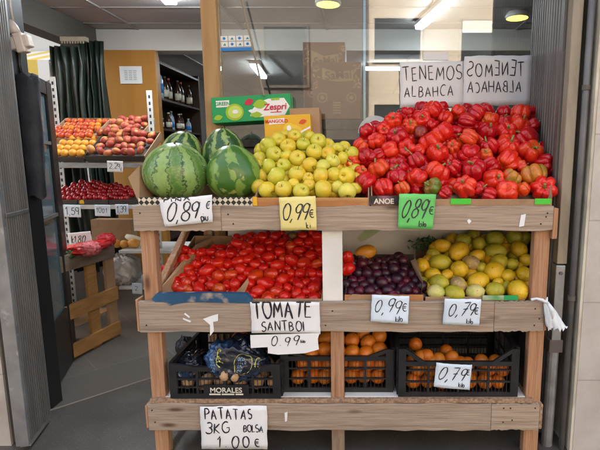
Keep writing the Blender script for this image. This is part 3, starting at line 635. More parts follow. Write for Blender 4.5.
# ------------------------------------------------------------------ side street seen through the left window
def building(name, label, x0, x1, y, z1, m, wins, depth=4., face=-1, trim='trim_stone'):
    t = empty(name, label, 'building', ((x0 + x1) / 2, y, -.02)); hx = (x1 - x0) / 2
    ylo, yhi = (0, depth) if face < 0 else (-depth, 0)
    MB().box((-hx, ylo, 0), (hx, yhi, z1)).build('wall', m, t)
    MB().box((-hx - .1, ylo - .1 if face < 0 else ylo, z1 + .001), (hx + .1, yhi if face < 0 else yhi + .1, z1 + .25)).build('cornice', M['trim_stone'], t)
    cx = (x0 + x1) / 2
    for (a, b, c, d, bl) in wins:
        s = face
        f = MB(); yy0, yy1 = sorted((s * .002, s * .06))
        f.box((a - cx - .07, yy0, c - .07), (a - cx, yy1, d + .07)); f.box((b - cx, yy0, c - .07), (b - cx + .07, yy1, d + .07))
        f.box((a - cx + .001, yy0, d), (b - cx - .001, yy1, d + .07)); f.box((a - cx + .001, yy0, c - .07), (b - cx - .001, yy1, c))
        w_ = f.build('window_frame', M[trim], t)
        q0, q1 = sorted((s * .001, s * .02)); MB().box((a - cx, q0, c), (b - cx, q1, d)).build('pane', M['win_dark'], w_)
        if bl: q0, q1 = sorted((s * .022, s * .05)); MB().box((a - cx + .02, q0, d - .35), (b - cx - .02, q1, d - .002)).build('blind', M['stripe_w'], w_)
    return t
building('white_building', 'bright white building across the side street seen through the side window', -13, -4.3, 9.5, 7.5, M['facade_white'], [(-8.5, -7.6, 1.0, 2.2, 0), (-6.3, -5.85, .8, 2.0, 0), (-10.6, -9.6, 3.8, 5.2, 1), (-7.5, -6.6, 4.2, 5.5, 1)])
t = empty('striped_awning', 'yellow and white striped awning outside the side window', 'awning', (-6.2, 9.49, 3.05))
mb = MB(); n = 10; Wd = 2.0
for k in range(n):
    a, b = -Wd / 2 + Wd * k / n, -Wd / 2 + Wd * (k + 1) / n
    mb.add([(a, -.01, .35), (b, -.01, .35), (b, -1.2, -.05), (a, -1.2, -.05)], [(0, 3, 2, 1)], k % 2)
    mb.add([(a, -1.2, -.05), (b, -1.2, -.05), (b, -1.21, -.38), ((a + b) / 2, -1.21, -.42), (a, -1.21, -.38)], [(0, 4, 3, 2, 1)], k % 2)
mb.build('canopy', [M['stripe_y'], M['stripe_w']], t)
for x in (-.98, .98): MB().bar((x, -.02, -.25), (x, -1.18, -.08), .03, .03).build('arm', M['galv'], t)
# parked car
t = empty('parked_car', 'grey car parked outside behind the left end of the fruit rack', 'car', (-5.35, 7.2, -.02))
prof = [(-2.0, .35), (-1.98, .75), (-1.2, .88), (-.75, 1.36), (.75, 1.42), (1.45, .95), (1.95, .88), (2.0, .40), (1.9, .28), (-1.9, .28)]
mb = MB(); N = len(prof)
vs = [(p[0], -.82 + (.14 if p[1] > 1.2 else 0), p[1]) for p in prof] + [(p[0], .82 - (.14 if p[1] > 1.2 else 0), p[1]) for p in prof]
mb.add(vs, [tuple(range(N)), tuple(range(2 * N - 1, N - 1, -1))] + [(i, N + i, N + (i + 1) % N, (i + 1) % N) for i in range(N)])
mb.build('body', M['car'], t, bevel=.05)
for s in (-1, 1):
    MB().add([(-1.02, s * .815, .95), (.0, s * .83, .98), (.0, s * .70, 1.34), (-.72, s * .70, 1.32)], [(0, 1, 2, 3)]).build('side_window', M['win_dark'], t)
    MB().add([(.06, s * .83, .98), (1.2, s * .82, .97), (.72, s * .70, 1.36), (.06, s * .70, 1.36)], [(0, 1, 2, 3)]).build('side_window', M['win_dark'], t)
    for x in (-1.25, 1.25):
        w_ = MB().tube([(x, s * .70, .32), (x, s * .86, .32)], .32, 22).build('wheel', M['tyre'], t)
        MB().tube([(x, s * .861, .32), (x, s * .875, .32)], .19, 16).build('rim', M['galv'], w_)
# buildings across the road, reflected in the shop window
building('apartment_building', 'beige building across the road, mirrored in the shop window', .3, 16, -9.0, 8.2, M['facade'],
         [(.55, 1.9, 4.2, 5.35, 0), (3.1, 4.3, 3.2, 5.3, 1), (6.2, 7.6, 3.2, 5.2, 1), (.55, 1.9, .9, 2.9, 0), (3.1, 4.3, .4, 2.4, 0), (6.2, 7.6, .4, 2.6, 0)], face=1)
building('apartment_building', 'dark brown building across the road, mirrored in the left part of the window', -17, .2, -8.6, 8.0, M['facade_dark'],
         [(-2.6, -1.4, 3.4, 5.0, 0), (-5.2, -4.0, 3.4, 5.0, 0), (-8, -6.8, 3.4, 5.0, 0), (-2.6, -1.4, .8, 2.6, 0), (-5.2, -4, .8, 2.6, 0)], face=1, trim='facade_dark')

# ------------------------------------------------------------------ glass door standing open inwards
a, b = Vector((-1.515, 2.43, 0)), Vector((-1.715, 2.97, 0)); d = b - a; Ld = d.length
t = empty('glass_door', 'black framed glass door standing open into the shop at the left', 'door', a, (0, 0, math.atan2(d.y, d.x)))
for (p, q) in ((0, .07), (Ld - .10, Ld)): MB().box((p, -.022, .02), (q, .022, 1.80)).build('stile', M['black_frame'], t, bevel=.003)
MB().box((.071, -.02, .02), (Ld - .116, .02, .38)).build('kick_panel', M['black_frame'], t)
MB().box((.071, -.02, 1.72), (Ld - .116, .02, 1.80)).build('top_rail', M['black_frame'], t)
MB().box((.071, -.005, .381), (Ld - .116, .005, 1.719)).build('pane', M['door_glass'], t)
for z in (.98, 1.42): MB().box((.072, -.0195, z), (Ld - .117, -.006, z + .02)).build('glazing_bar', M['dark_wall'], t)
# door jamb next to the shutter
o = tag(MB().box((-1.50, 2.2, 0), (-1.42, 2.40, 2.7)).build('door_jamb', M['black_frame'], bevel=.003), 'black metal door jamb behind the folded grey shutter', 'door jamb')

# hanging dark jacket and extension socket
p = at(25, 75, 2.34)
t = empty('dark_jacket', 'dark jacket hanging from a black hook in the doorway at upper left', 'jacket', p)
mb = MB(); n = 18
rows = [(0.0, .030, .02), (-.010, .056, .026), (-.04, .062, .034), (-.14, .060, .036), (-.28, .055, .036), (-.44, .052, .034), (-.60, .046, .03)]
vs = []
for z, rx, ry in rows:
    for k in range(n):
        a_ = 2 * math.pi * k / n; f = 1 + .10 * math.sin(5 * a_ + z * 20)
        vs.append((rx * f * math.cos(a_) + .01 * z, ry * f * math.sin(a_), z + .012 * math.sin(3 * a_)))
mb.add(vs, [(i * n + k, (i + 1) * n + k, (i + 1) * n + (k + 1) % n, i * n + (k + 1) % n) for i in range(len(rows) - 1) for k in range(n)] + [tuple(range(n))])
mb.build('cloth', M['jacket'], t, smooth=True)
h0 = at(11, 44, 2.3) - p
MB().tube([(-.018, 0, -.005), (-.022, 0, .05), (h0.x + .008, 0, h0.z - .02), (h0.x, 0, h0.z)], [.007, .008, .012, .016], 8).build('hook', M['black'], t, smooth=True)
p = at(19, 40, 2.26)
t = empty('extension_socket', 'cream plug and socket block dangling on a cord at the upper left', 'socket', p)
k = sc(19, 40, 2.26, 1)
MB().box((-9 * k, -.02, -9 * k), (11 * k, .02, 3 * k)).build('block', M['cream_plastic'], t, bevel=.006, rot=(0, R(-12), 0))
MB().box((-3 * k, -.0222, -13 * k), (6 * k, .0222, 6 * k)).build('cross_block', M['cream_plastic'], t, bevel=.006, rot=(0, R(-12), 0))
MB().tube([(-3 * k, 0, 6 * k), (-5 * k, 0, 13 * k), (-6.5 * k, 0, 19 * k)], [5.5 * k, 4.5 * k, 2 * k], 10).build('plug', M['cream_plastic'], t, smooth=True)
c_ = [at(u, v, 2.26) - p for u, v in ((13, 21), (10, 5), (8.5, -15), (8, -60), (7, -110))]
MB().tube([(q.x, 0, q.z) for q in c_], 1.1 * k, 8).build('cord', M['cream_plastic'], t, smooth=True)

# dark green tarpaulin curtains behind the rack
def curtain(label, u0, u1, v0, Y, zb, seed, folds):
    a, b = at(u0, v0, Y), at(u1, v0, Y); r = random.Random(seed); n = 46; m_ = 12; mb = MB(); vs = []
    ph = [r.uniform(0, 6) for _ in range(4)]
    for j in range(m_ + 1):
        z = a.z + (zb - a.z) * j / m_
        for i in range(n + 1):
            s = i / n; x = a.x + (b.x - a.x) * s + .02 * math.sin(j * .7 + ph[0]) * (j / m_) + .018 * mnoise.noise(Vector((s * 6, j * .35, seed)))
            y = .035 * math.sin(s * folds * 6.28 + ph[1] + .3 * math.sin(j * .5)) * (.5 + 1.2 * abs(mnoise.noise(Vector((s * 3, seed, j * .12))))) + .05 * mnoise.noise(Vector((s * 7, j * .4, seed + 3.))) + .02 * mnoise.noise(Vector((s * 18, j * .9, seed + 7.)))
            vs.append((x, Y + y, z))
    mb.add(vs, [(j * (n + 1) + i, (j + 1) * (n + 1) + i, (j + 1) * (n + 1) + i + 1, j * (n + 1) + i + 1) for j in range(m_) for i in range(n)])
    o = mb.build('curtain', M['tarp'], smooth=True); o.modifiers.new('thick', 'SOLIDIFY').thickness = .003
    return tag(o, label, 'curtain', 'dark green curtains behind the fruit rack')
curtain('dark green plastic curtain with deep folds hanging beside the side window', 50, 80, 46, 3.95, .35, 2, 4)
curtain('dark green curtain hanging nearest the orange wooden panel', 77, 103, 41, 4.3, .3, 4, 5)
t = empty('curtain_rail', 'short cream curtain rail above the dark green curtain', 'curtain rail', at(60, 41, 3.98))
MB().box((0, 0, 0), (.21, .05, .035)).build('rail', M['cream_post'], t)
mb = MB()
for k in range(9): mb.box((.012 + k * .022, -.004, -.02), (.022 + k * .022, .0, .0))
mb.build('hooks', M['cream_post'], t)

# ================================================================== the fruit stand
YF = 1.90
def brd(v0, v1, u0, u1, Y=YF):
    a, b = at(u0, v1, Y), at(u1, v0, Y); return a.x, b.x, a.z, b.z
stand = empty('fruit_stand', 'three tier wooden fruit stand of weathered boards on pine legs', 'stand', (.18, 2.15, 0))
SO = Vector((.18, 2.15, 0))
def part(name, mb, m, bevel=.003, smooth=False):
    mb.v = [(x - SO.x, y - SO.y, z - SO.z) for x, y, z in mb.v]
    return mb.build(name, m, stand, bevel=bevel, smooth=smooth)
def nailed(x0, x1, z0, z1, y0, y1, nails, wav=0.):
    """a board with slightly uneven edges"""
    mb = MB(); n = 24; r = random.Random(int(z0 * 1000)); vs = []
    pr = [r.uniform(-1, 1) * .0045 for _ in range(2 * n + 2)]
    for i in range(n + 1):
        x = x0 + (x1 - x0) * i / n; a, b = z0 + pr[i] * .8, z1 + pr[n + i] * .8
        vs += [(x, y0, a), (x, y1, a), (x, y1, b), (x, y0, b)]
    fs = [(0, 1, 2, 3), (4 * n + 3, 4 * n + 2, 4 * n + 1, 4 * n)]
    for i in range(n):
        o = 4 * i
        for k in range(4): fs.append((o + k, o + 4 + k, o + 4 + (k + 1) % 4, o + (k + 1) % 4))
    mb.add(vs, fs, 0)
    for (x, z) in nails: mb.tube([(x, y0 + .002, z), (x, y0 - .0015, z)], .0042, 8, 1)
    return mb
TX0, TX1, TZ0, TZ1 = brd(206, 231, 134, 553); TX1 += .004
MX0, MX1, MZ0, MZ1 = brd(302, 332, 140, 545)
BX0, BX1, BZ0, BZ1 = brd(404, 430.5, 149, 540)
def split_board(nm, x0, x1, z0, z1, nails, cuts):
    xs = [x0] + cuts + [x1]
    for i in range(len(xs) - 1):
        part('front_board', nailed(xs[i] + (.0012 if i else 0), xs[i + 1], z0 + (.002 if i % 2 else 0), z1 - (.002 if i % 2 else 0), YF, YF + .022, [q for q in nails if xs[i] < q[0] < xs[i + 1]]), [M['plank'], M['black_print']], .002)
split_board('top', TX0, TX1, TZ0, TZ1, [(TX1 - .05, TZ0 + .03), (TX1 - .03, TZ0 + .06), (TX1 - .025, TZ1 - .03), (-.28, TZ0 + .03), (-.3, TZ0 + .07), (.02, TZ0 + .04), (TX0 + .03, TZ1 - .03), (.5, TZ0 + .05)], [at(221, 220, YF).x])
split_board('mid', MX0, MX1, MZ0, MZ1, [(MX1 - .04, MZ0 + .03), (MX1 - .04, MZ1 - .03), (MX1 - .02, MZ0 + .06), (.1, MZ0 + .03), (.13, MZ1 - .04), (MX0 + .03, MZ0 + .03)], [at(494, 317, YF).x])
split_board('bot', BX0, BX1, BZ0, BZ1, [(BX1 - .16, BZ0 + .04), (BX1 - .16, BZ1 - .02), (BX1 - .13, BZ1 - .02), (BX1 - .12, BZ0 + .05), (BX1 - .02, BZ1 - .02), (BX0 + .03, BZ0 + .04), (BX0 + .02, BZ1 - .03)], [at(491, 417, YF).x])
# legs
lx0, lx1 = at(149, 350, YF + .03).x, at(163, 350, YF + .03).x
part('leg', MB().box((lx0, YF + .024, 0), (lx1, YF + .068, TZ0 - .001)), M['leg_wood'])
rx0, rx1 = at(527, 365, YF + .03).x, at(542, 365, YF + .03).x
part('leg', MB().box((rx0, YF + .024, 0), (rx1, YF + .068, TZ1 - .005)), M['leg_wood'])
mx0, mx1 = at(331, 370, YF + .03).x, at(344, 370, YF + .03).x
part('leg', MB().box((mx0, YF + .024, BZ1 + .001), (mx1, YF + .06, MZ0 + .05)), M['leg_wood'])
part('leg', MB().box((mx0, YF + .024, 0), (mx1, YF + .06, BZ1 - .002)), M['grey_wood'])
for x in (lx0 + .08, rx1 - .05): part('leg', MB().box((x, 2.46, 0), (x + .045, 2.505, 1.18)), M['leg_wood'])
part('leg', MB().box((.1, 2.46, 0), (.145, 2.505, 1.18)), M['grey_wood'])
# end caps of the boards on the right, side rails
part('end_block', MB().box((TX1 + .001, YF + .002, TZ0 - .035), (TX1 + .022, YF + .06, TZ1 - .01)), M['leg_wood'])
part('end_block', MB().box((BX1 + .001, YF + .002, BZ0 + .005), (BX1 + .016, YF + .06, BZ1 - .004)), M['chipboard'])
part('end_block', MB().box((BX0 - .012, YF + .002, BZ0 + .01), (BX0 - .001, YF + .06, BZ1 - .01)), M['leg_wood'])
part('end_block', MB().box((MX1 + .001, YF + .002, MZ0 + .005), (MX1 + .014, YF + .06, MZ1 - .015)), M['leg_wood'])
part('end_block', MB().box((MX0 - .012, YF + .002, MZ0 + .0), (MX0 - .001, YF + .06, MZ1 + .01)), M['leg_wood'])
for (z0, z1) in ((TZ0, TZ1 - .01), (MZ0, MZ1 - .03), (BZ0 + .01, BZ1 - .03)):
    part('side_rail', MB().box((lx0 + .002, YF + .069, z0 + .01), (lx0 + .024, 2.46, z1 - .01)), M['grey_wood'])
    part('side_rail', MB().box((rx1 - .03, YF + .069, z0 + .01), (rx1 - .008, 2.46, z1 - .01)), M['grey_wood'])
part('brace', MB().bar((lx0 + .03, 2.44, 1.02), (lx0 + .03, 1.98, MZ1 + .02), .03, .03), M['leg_wood'])
# shelves
def slope(name, x0, x1, ya, za, yb, zb, th, m):
    return part(name, MB().add([(x0, ya, za), (x1, ya, za), (x1, yb, zb), (x0, yb, zb), (x0, ya, za - th), (x1, ya, za - th), (x1, yb, zb - th), (x0, yb, zb - th)],
                               [(0, 1, 2, 3), (7, 6, 5, 4), (4, 5, 1, 0), (5, 6, 2, 1), (6, 7, 3, 2), (7, 4, 0, 3)]), m, .002)
slope('top_shelf', TX0 + .03, TX1 - .04, YF + .07, TZ1 - .05, 2.52, TZ1 - .05, .018, M['grey_wood'])
slope('middle_shelf', MX0 + .03, MX1 - .06, YF + .07, MZ1 - .04, 2.45, MZ1 - .04, .018, M['grey_wood'])
part('bottom_shelf', MB().box((BX0 + .012, YF + .004, BZ1 + .002), (BX1 - .03, YF + .0235, BZ1 + .02)), M['chipboard'], .001)
part('bottom_shelf', MB().box((BX0 + .07, YF + .0245, BZ1 + .002), (mx0 - .002, YF + .061, BZ1 + .022)), M['white_board'], .001)
part('bottom_shelf', MB().box((mx1 + .002, YF + .0245, BZ1 + .002), (rx0 - .002, YF + .061, BZ1 + .022)), M['white_board'], .001)
part('bottom_shelf', MB().box((BX0 + .07, YF + .0615, BZ1 + .002), (rx0 - .002, 2.45, BZ1 + .022)), M['white_board'], .001)
SZ = BZ1 + .022
# white divider and back panel of the middle tier
a, b = at(322.5, 305, YF + .005), at(342, 231, YF + .005)
part('divider_board', MB().box((a.x, YF + .0245, MZ1 - .03), (b.x, YF + .045, TZ0 + .02)), M['white_board'], .002)
a, b = at(343, 300, 2.40), at(528, 231, 2.40)
part('back_panel', MB().box((a.x, 2.40, MZ1 - .1), (b.x, 2.415, TZ1 - .1)), mat('stained_panel', (.62, .60, .54), .6, (.50, .48, .42), 3., 6., c3=(.22, .24, .15), scale3=9., lo3=.66, hi3=.78), .001)
a, b = at(228, 250, 2.43), at(300, 231, 2.43)
part('pale_slat', MB().box((a.x, 2.44, .86), (b.x, 2.455, TZ1 - .08)), M['white_board'], .001)

# scraps of tape on the boards
def scrap(pts, m, label, Y=YF - .003, name='tape_scrap'):
    mb = MB(); c = at(*pts[0], Y); P = [at(u, v, Y) - c for u, v in pts]
    mb.add([(p.x, 0, p.z) for p in P] + [(p.x, .0012, p.z) for p in P], [tuple(range(len(P))), tuple(range(2 * len(P) - 1, len(P) - 1, -1))] + [(i, len(P) + i, len(P) + (i + 1) % len(P), (i + 1) % len(P)) for i in range(len(P))])
    return tag(mb.build(name, m, loc=c), label, 'tape', None)
scrap([(203, 319), (211, 316), (218, 314), (218, 321), (213, 322), (214, 331), (210, 336), (210, 325)], M['paper'], 'torn white tape scrap hanging from the middle board left of the tomato sign')
scrap([(185, 313), (190, 317), (189, 318), (184, 314)], M['paper'], 'tiny white tape scrap on the middle board, upper of two')
scrap([(183, 318), (191, 321), (190, 322.5), (183, 319.5)], M['paper'], 'tiny white tape scrap on the middle board, lower of two')
scrap([(521, 215), (526, 214), (524, 226), (519, 227)], M['paper'], 'slanted white tape strip near the right end of the top board')
scrap([(469, 219), (471.5, 221), (469, 224), (467, 221)], M['paper'], 'small white chip of tape right of the green price card')
scrap([(284.5, 413), (287.5, 412), (287, 421), (285, 422)], M['paper'], 'small white scrap on the bottom board right of the potato sign')

# ------------------------------------------------------------------ fruit meshes
def ball(nu, nv, fn, name, m, extra=None):
    vs, fs = [], []
    for j in range(nv + 1):
        th = math.pi * j / nv
        for i in range(nu): vs.append(fn(th, 2 * math.pi * i / nu))
    for j in range(nv):
        for i in range(nu):
            a, b, c, d = j * nu + i, j * nu + (i + 1) % nu, (j + 1) * nu + (i + 1) % nu, (j + 1) * nu + i
            if j == 0: fs.append((a, d, c))
            elif j == nv - 1: fs.append((a, d, b))
            else: fs.append((a, d, c, b))
    me = bpy.data.meshes.new(name); me.from_pydata(vs, [], fs); me.materials.append(m)
    me.polygons.foreach_set('use_smooth', [True] * len(fs)); me.validate(); me.update(); return me
def pepper_fn(seed):
    r = random.Random(seed); n = r.choice((4, 5, 5, 6, 7, 4)); amp = r.uniform(.20, .32); ht = r.uniform(.36, .45); off = r.uniform(0, 6)
    lob = [r.uniform(.88, 1.06) for _ in range(n)]; sk = (r.uniform(-.05, .05), r.uniform(-.05, .05))
    def fn(th, ph):
        s = (ph + off) / (2 * math.pi) * n; k = int(s) % n; f = s - int(s)
        g = abs(math.sin(math.pi * f)) ** .55
        lb = lob[k] * (1 - abs(f - .5)) + lob[(k + (1 if f > .5 else -1)) % n] * abs(f - .5)
        sn = abs(math.sin(th)) ** .75
        fade = min(1, sn * 1.3)
        rad = .5 * lb * sn * (1 - amp * (1 - g) * fade)
        z = ht * math.cos(th) * (1 + .06 * g)
        z -= (.17 if th < 1.57 else -.10) * math.exp(-(rad / .19) ** 2)
        dv = Vector((math.sin(th) * math.cos(ph), math.sin(th) * math.sin(ph), math.cos(th))); nn = mnoise.noise(dv * 1.3 + Vector((seed * 2.3, 0, 0))); n2 = mnoise.noise(dv * 3.1 + Vector((seed * 1.3, 5, 0)))
        rad *= 1 + .11 * nn + .03 * n2; z *= 1 + .05 * n2 * abs(math.sin(th))
        return (rad * math.cos(ph) + sk[0] * z, rad * math.sin(ph) + sk[1] * z, z)
    top = ht - .17
    return fn, top
def pepper_stem(top, seed):
    r = random.Random(seed); mb = MB(); n = 6
    vs = [(0, 0, top + .03)]
    for k in range(2 * n):
        a = math.pi * k / n; rr = .15 if k % 2 == 0 else .07; vs.append((rr * math.cos(a), rr * math.sin(a), top + .03 + (.035 if k % 2 == 0 else .0)))
    mb.add(vs, [(0, 1 + k, 1 + (k + 1) % (2 * n)) for k in range(2 * n)])
    b = (r.uniform(-.12, .12), r.uniform(-.12, .12))
    mb.tube([(0, 0, top + .0), (b[0] * .3, b[1] * .3, top + .11), (b[0], b[1], top + .18), (b[0] * 1.8, b[1] * 1.8, top + .23)], [.06, .044, .038, .044], 8)
    return mb.mesh('pepper_stem', M['stem'], True)
def apple_fn(seed):
    r = random.Random(seed); e = r.uniform(.86, .98); off = r.uniform(0, 6); sk = r.uniform(-.08, .08)
    def fn(th, ph):
        s, c = math.sin(th), math.cos(th)
        rad = .5 * s ** .9 * (1 + .06 * c) * (1 + .018 * math.cos(5 * ph + off) * (1 - c) / 2)
        z = .5 * e * c - .17 * math.exp(-(rad / .13) ** 2) * (1 if c > 0 else -.55)
        return (rad * math.cos(ph) + sk * z, rad * math.sin(ph), z)
    return fn, .5 * e - .17
def tomato_fn(seed):
    r = random.Random(seed); e = r.uniform(1.1, 1.6); wd = r.uniform(.92, 1.0); q = r.uniform(-.06, .06)
    def fn(th, ph):
        s, c = math.sin(th), math.cos(th); rad = .47 * wd * abs(s) ** .92 * (1 + q * c) * (1 + .012 * math.cos(3 * ph))
        z = .47 * e * c - (.05 * math.exp(-(rad / .09) ** 2) if c > 0 else 0)
        rad *= 1 + .10 * mnoise.noise(Vector((s * math.cos(ph), s * math.sin(ph), c)) * 1.4 + Vector((seed, 0, 0)))
        return (rad * math.cos(ph), rad * math.sin(ph), z)
    return fn
def lemon_fn(seed):
    r = random.Random(seed); e = r.uniform(1.12, 1.40); off = r.uniform(0, 6)
    def fn(th, ph):
        s, c = math.sin(th), math.cos(th); rad = .46 * abs(s) ** .95 * (1 + .02 * math.sin(2 * ph + off) + .015 * math.sin(5 * ph + 3 * th + off))
        z = .46 * e * c + (.055 * math.exp(-(rad / .10) ** 2)) * (1 if c < 0 else .55) * (-1 if c < 0 else 1)
        return (rad * math.cos(ph), rad * math.sin(ph), z)
    return fn
def round_fn(seed, flat_=.96, dimple=.04, crease=0.):
    r = random.Random(seed); off = r.uniform(0, 6)
    def fn(th, ph):
        s, c = math.sin(th), math.cos(th); rad = .5 * s * (1 + .012 * math.sin(2 * ph + off))
        if crease: rad *= 1 - crease * math.exp(-((((ph + math.pi) % (2 * math.pi)) - math.pi) / .16) ** 2)
        z = .5 * flat_ * c - dimple * math.exp(-(rad / .10) ** 2) * (1 if c > 0 else -.4)
        return (rad * math.cos(ph), rad * math.sin(ph), z)
    return fn
CACHE = {}
def fruit_mesh(kind, var, mk):
    key = (kind, var, mk)
    if key in CACHE: return CACHE[key]
    st = None
    if kind == 'pepper':
        fn, top = pepper_fn(100 + var); me = ball(56, 26, fn, 'pepper_mesh', M[mk])
        sk = ('pst', var)
        if sk not in CACHE: CACHE[sk] = pepper_stem(top, var)
        st = CACHE[sk]
    elif kind == 'apple':
        fn, top = apple_fn(200 + var); me = ball(28, 20, fn, 'apple_mesh', M[mk])
        sk = ('ast', var)
        if sk not in CACHE: CACHE[sk] = MB().tube([(0, 0, top - .02), (.015, 0, top + .08), (.05, .01, top + .2)], [.016, .014, .022], 6).mesh('apple_stem', M['brown_stem'], True)
        st = CACHE[sk]
    elif kind == 'tomato': me = ball(24, 16, tomato_fn(300 + var), 'tomato_mesh', M[mk])
    elif kind == 'lemon': me = ball(28, 20, lemon_fn(400 + var), 'lemon_mesh', M[mk])
    elif kind == 'plum': me = ball(20, 14, round_fn(500 + var, 1.02, .05, .05), 'plum_mesh', M[mk])
    elif kind == 'orange': me = ball(22, 16, round_fn(600 + var, .95, .03), 'orange_mesh', M[mk])
    elif kind == 'peach': me = ball(18, 12, round_fn(700 + var, .78, .09, .05), 'peach_mesh', M[mk])
    elif kind == 'small': me = ball(12, 9, round_fn(800 + var, .95, .05), 'small_mesh', M[mk])
    CACHE[key] = (me, st); return CACHE[key]
def put_fruit(kind, name, mk, loc, dia, rot, cat, group, var=0, stem=True, label=None):
    me, st = fruit_mesh(kind, var, mk)
    o = bpy.data.objects.new(name, me); C.objects.link(o); o.location = loc; o.scale = (dia,) * 3; o.rotation_euler = rot
    tag(o, label, cat, group)
    if st is not None and stem:
        s = bpy.data.objects.new('stem', st); C.objects.link(s); s.parent = o
    return o

def relax(P, D, k=.86, it=40, fix=.25):
    P = np.array(P, float); D = np.array(D, float); P0 = P.copy()
    for _ in range(it):
        d = P[:, None] - P[None]; L_ = np.linalg.norm(d, axis=2) + 1e-9
        need = k * (D[:, None] + D[None]) / 2; ov = np.clip(need - L_, 0, None); np.fill_diagonal(ov, 0)
        dirn = d / L_[..., None]; dirn[..., 1] *= 1.7
        P += (dirn * (ov * .22)[..., None]).sum(1)
        P += (P0 - P) * .04
    return P

def fill_gaps(pts, poly, px, seed):
    """fruit glimpsed in the gaps: photo positions inside poly that no listed fruit covers"""
    us = [p[0] for p in poly]; vs = [p[1] for p in poly]; u0, u1, v0, v1 = int(min(us)), int(max(us)) + 1, int(min(vs)), int(max(vs)) + 1
    U, V = np.meshgrid(np.arange(u0, u1 + 1) + .0, np.arange(v0, v1 + 1) + .0); ins = np.zeros(U.shape, bool)
    n = len(poly)
    for i in range(n):
        (xa, ya), (xb, yb) = poly[i], poly[(i + 1) % n]
        if ya == yb: continue
        c = ((ya > V) != (yb > V)) & (U < (xb - xa) * (V - ya) / (yb - ya) + xa); ins ^= c
    for (u, v, s) in pts: ins &= ((U - u) ** 2 + (V - v) ** 2) > (s * .47) ** 2
    out = []; r = random.Random(seed)
    while ins.sum() > 2 and len(out) < 160:
        idx = np.argwhere(ins); best = None; bs = -1
        for q in (idx[:: max(1, len(idx) // 60)]):
            u, v = U[q[0], q[1]], V[q[0], q[1]]; c = (ins & ((U - u) ** 2 + (V - v) ** 2 < (px * .45) ** 2)).sum()
            if c > bs: bs, best = c, (u, v)
        if bs < 3: break
        out.append((best[0], best[1], px * r.uniform(.9, 1.02))); ins &= ((U - best[0]) ** 2 + (V - best[1]) ** 2) > (px * .46) ** 2
    return out

ROWN = {1: ['only'], 2: ['front', 'back'], 3: ['front', 'middle', 'back']}
def row_names(n):
    if n in ROWN: return ROWN[n]
    return ['front'] + [names[i] for i in range(1, n - 1)] + ['top']
def label_rows(items, nrows, heap):
    """items: (object, description); rows from the front up, each counted from the left as the pile shows them"""
    pr = [(proj(o.location), o, d) for o, d in items]; pr.sort(key=lambda q: -q[0][1]); n = len(pr); rn = row_names(nrows)
    for r_ in range(nrows):
        row = sorted(pr[n * r_ // nrows: n * (r_ + 1) // nrows], key=lambda q: q[0][0])
        for i, (_, o, d) in enumerate(row):
            pos = 'last' if i == len(row) - 1 else names[i]
            o['label'] = ('%s, %s from left in the %s row of %s' % (d, names[i], rn[r_], heap)) if i < 20 else ('%s, %s from right in the %s row of %s' % (d, names[len(row) - 1 - i], rn[r_], heap))

def heap(kind, name, cat, group, pts, plane, poly, px, mkfn, descfn, heapname, nrows, fillY=.75, seed=1, k=.86, varn=8, rotfn=None, stemfn=None, fillmk=None, maxfill=160, grow=1.0):
    vf, yf, vb, yb = plane; r = random.Random(seed)
    def Yof(v): return yf + (vf - v) / (vf - vb) * (yb - yf)
    P, D = [], []
    for p in pts: Y = Yof(p[1]); P.append(at(p[0], p[1], Y)); D.append(sc(p[0], p[1], Y, p[2]) * grow)
    P2 = relax(P, D, k); items = []; back = []
    for i, p in enumerate(pts):
        c = p[3] if len(p) > 3 else ''
        mk = mkfn(c, r); rot = rotfn(c, r) if rotfn else (r.uniform(0, 6.3), r.uniform(0, 6.3), r.uniform(0, 6.3))
        o = put_fruit(kind, name, mk, P2[i], D[i], rot, cat, group, r.randrange(varn), stemfn(c, r) if stemfn else True)
        items.append((o, descfn(mk, c)))
    fl = fill_gaps([(proj(P2[i]) + (pts[i][2],)) for i in range(len(pts))], poly, px, seed)[:maxfill]
    for (u, v, s) in fl:
        Y = Yof(v); d = sc(u, v, Y, s); Y += d * fillY
        mk = mkfn(fillmk if fillmk is not None else '', r)
        o = put_fruit(kind, name, mk, at(u, v, Y), d, (r.uniform(0, 6.3), r.uniform(0, 6.3), r.uniform(0, 6.3)), cat, group, r.randrange(varn), False)
        items.append((o, descfn(mk, '').replace(' ', ' half hidden ', 1) if False else 'half hidden ' + descfn(mk, '')))
    label_rows(items, nrows, heapname)
    return items

# ------------------------------------------------------------------ peppers
def zoom(lst, u0, v0, k): return [(u0 + p[0] / k, v0 + p[1] / k, p[2] / k) + tuple(p[3:]) for p in lst]
PEP = zoom([(375, 62, 80, 'r'), (278, 80, 62, 'c'), (218, 108, 72, 'r'), (340, 105, 80, 'rs'), (285, 130, 66, 'os'), (330, 154, 58, 'b'), (430, 95, 62, 'r'), (420, 150, 88, 'r'),
    (112, 150, 66, 'c'), (178, 142, 64, 'rs'), (235, 172, 86, 'c'), (148, 190, 72, 'r'), (85, 207, 60, 'r'), (365, 192, 86, 'r'), (275, 220, 72, 'rs'), (205, 228, 78, 'r'), (398, 240, 88, 'rs'), (110, 254, 76, 'c'),
    (52, 276, 58, 'os'), (155, 245, 50, 'c'), (322, 228, 50, 'r'), (310, 266, 72, 'c'), (157, 300, 82, 'o'), (238, 290, 80, 'cs'), (398, 316, 92, 'r'), (85, 315, 54, 'o'), (108, 360, 84, 'c'), (230, 338, 76, 'c'),
    (315, 342, 82, 'r'), (178, 380, 78, 'r'), (255, 382, 64, 'o'), (378, 378, 72, 'g'), (430, 402, 50, 'c'), (378, 128, 55, 'c')], 340, 95, 4.09)
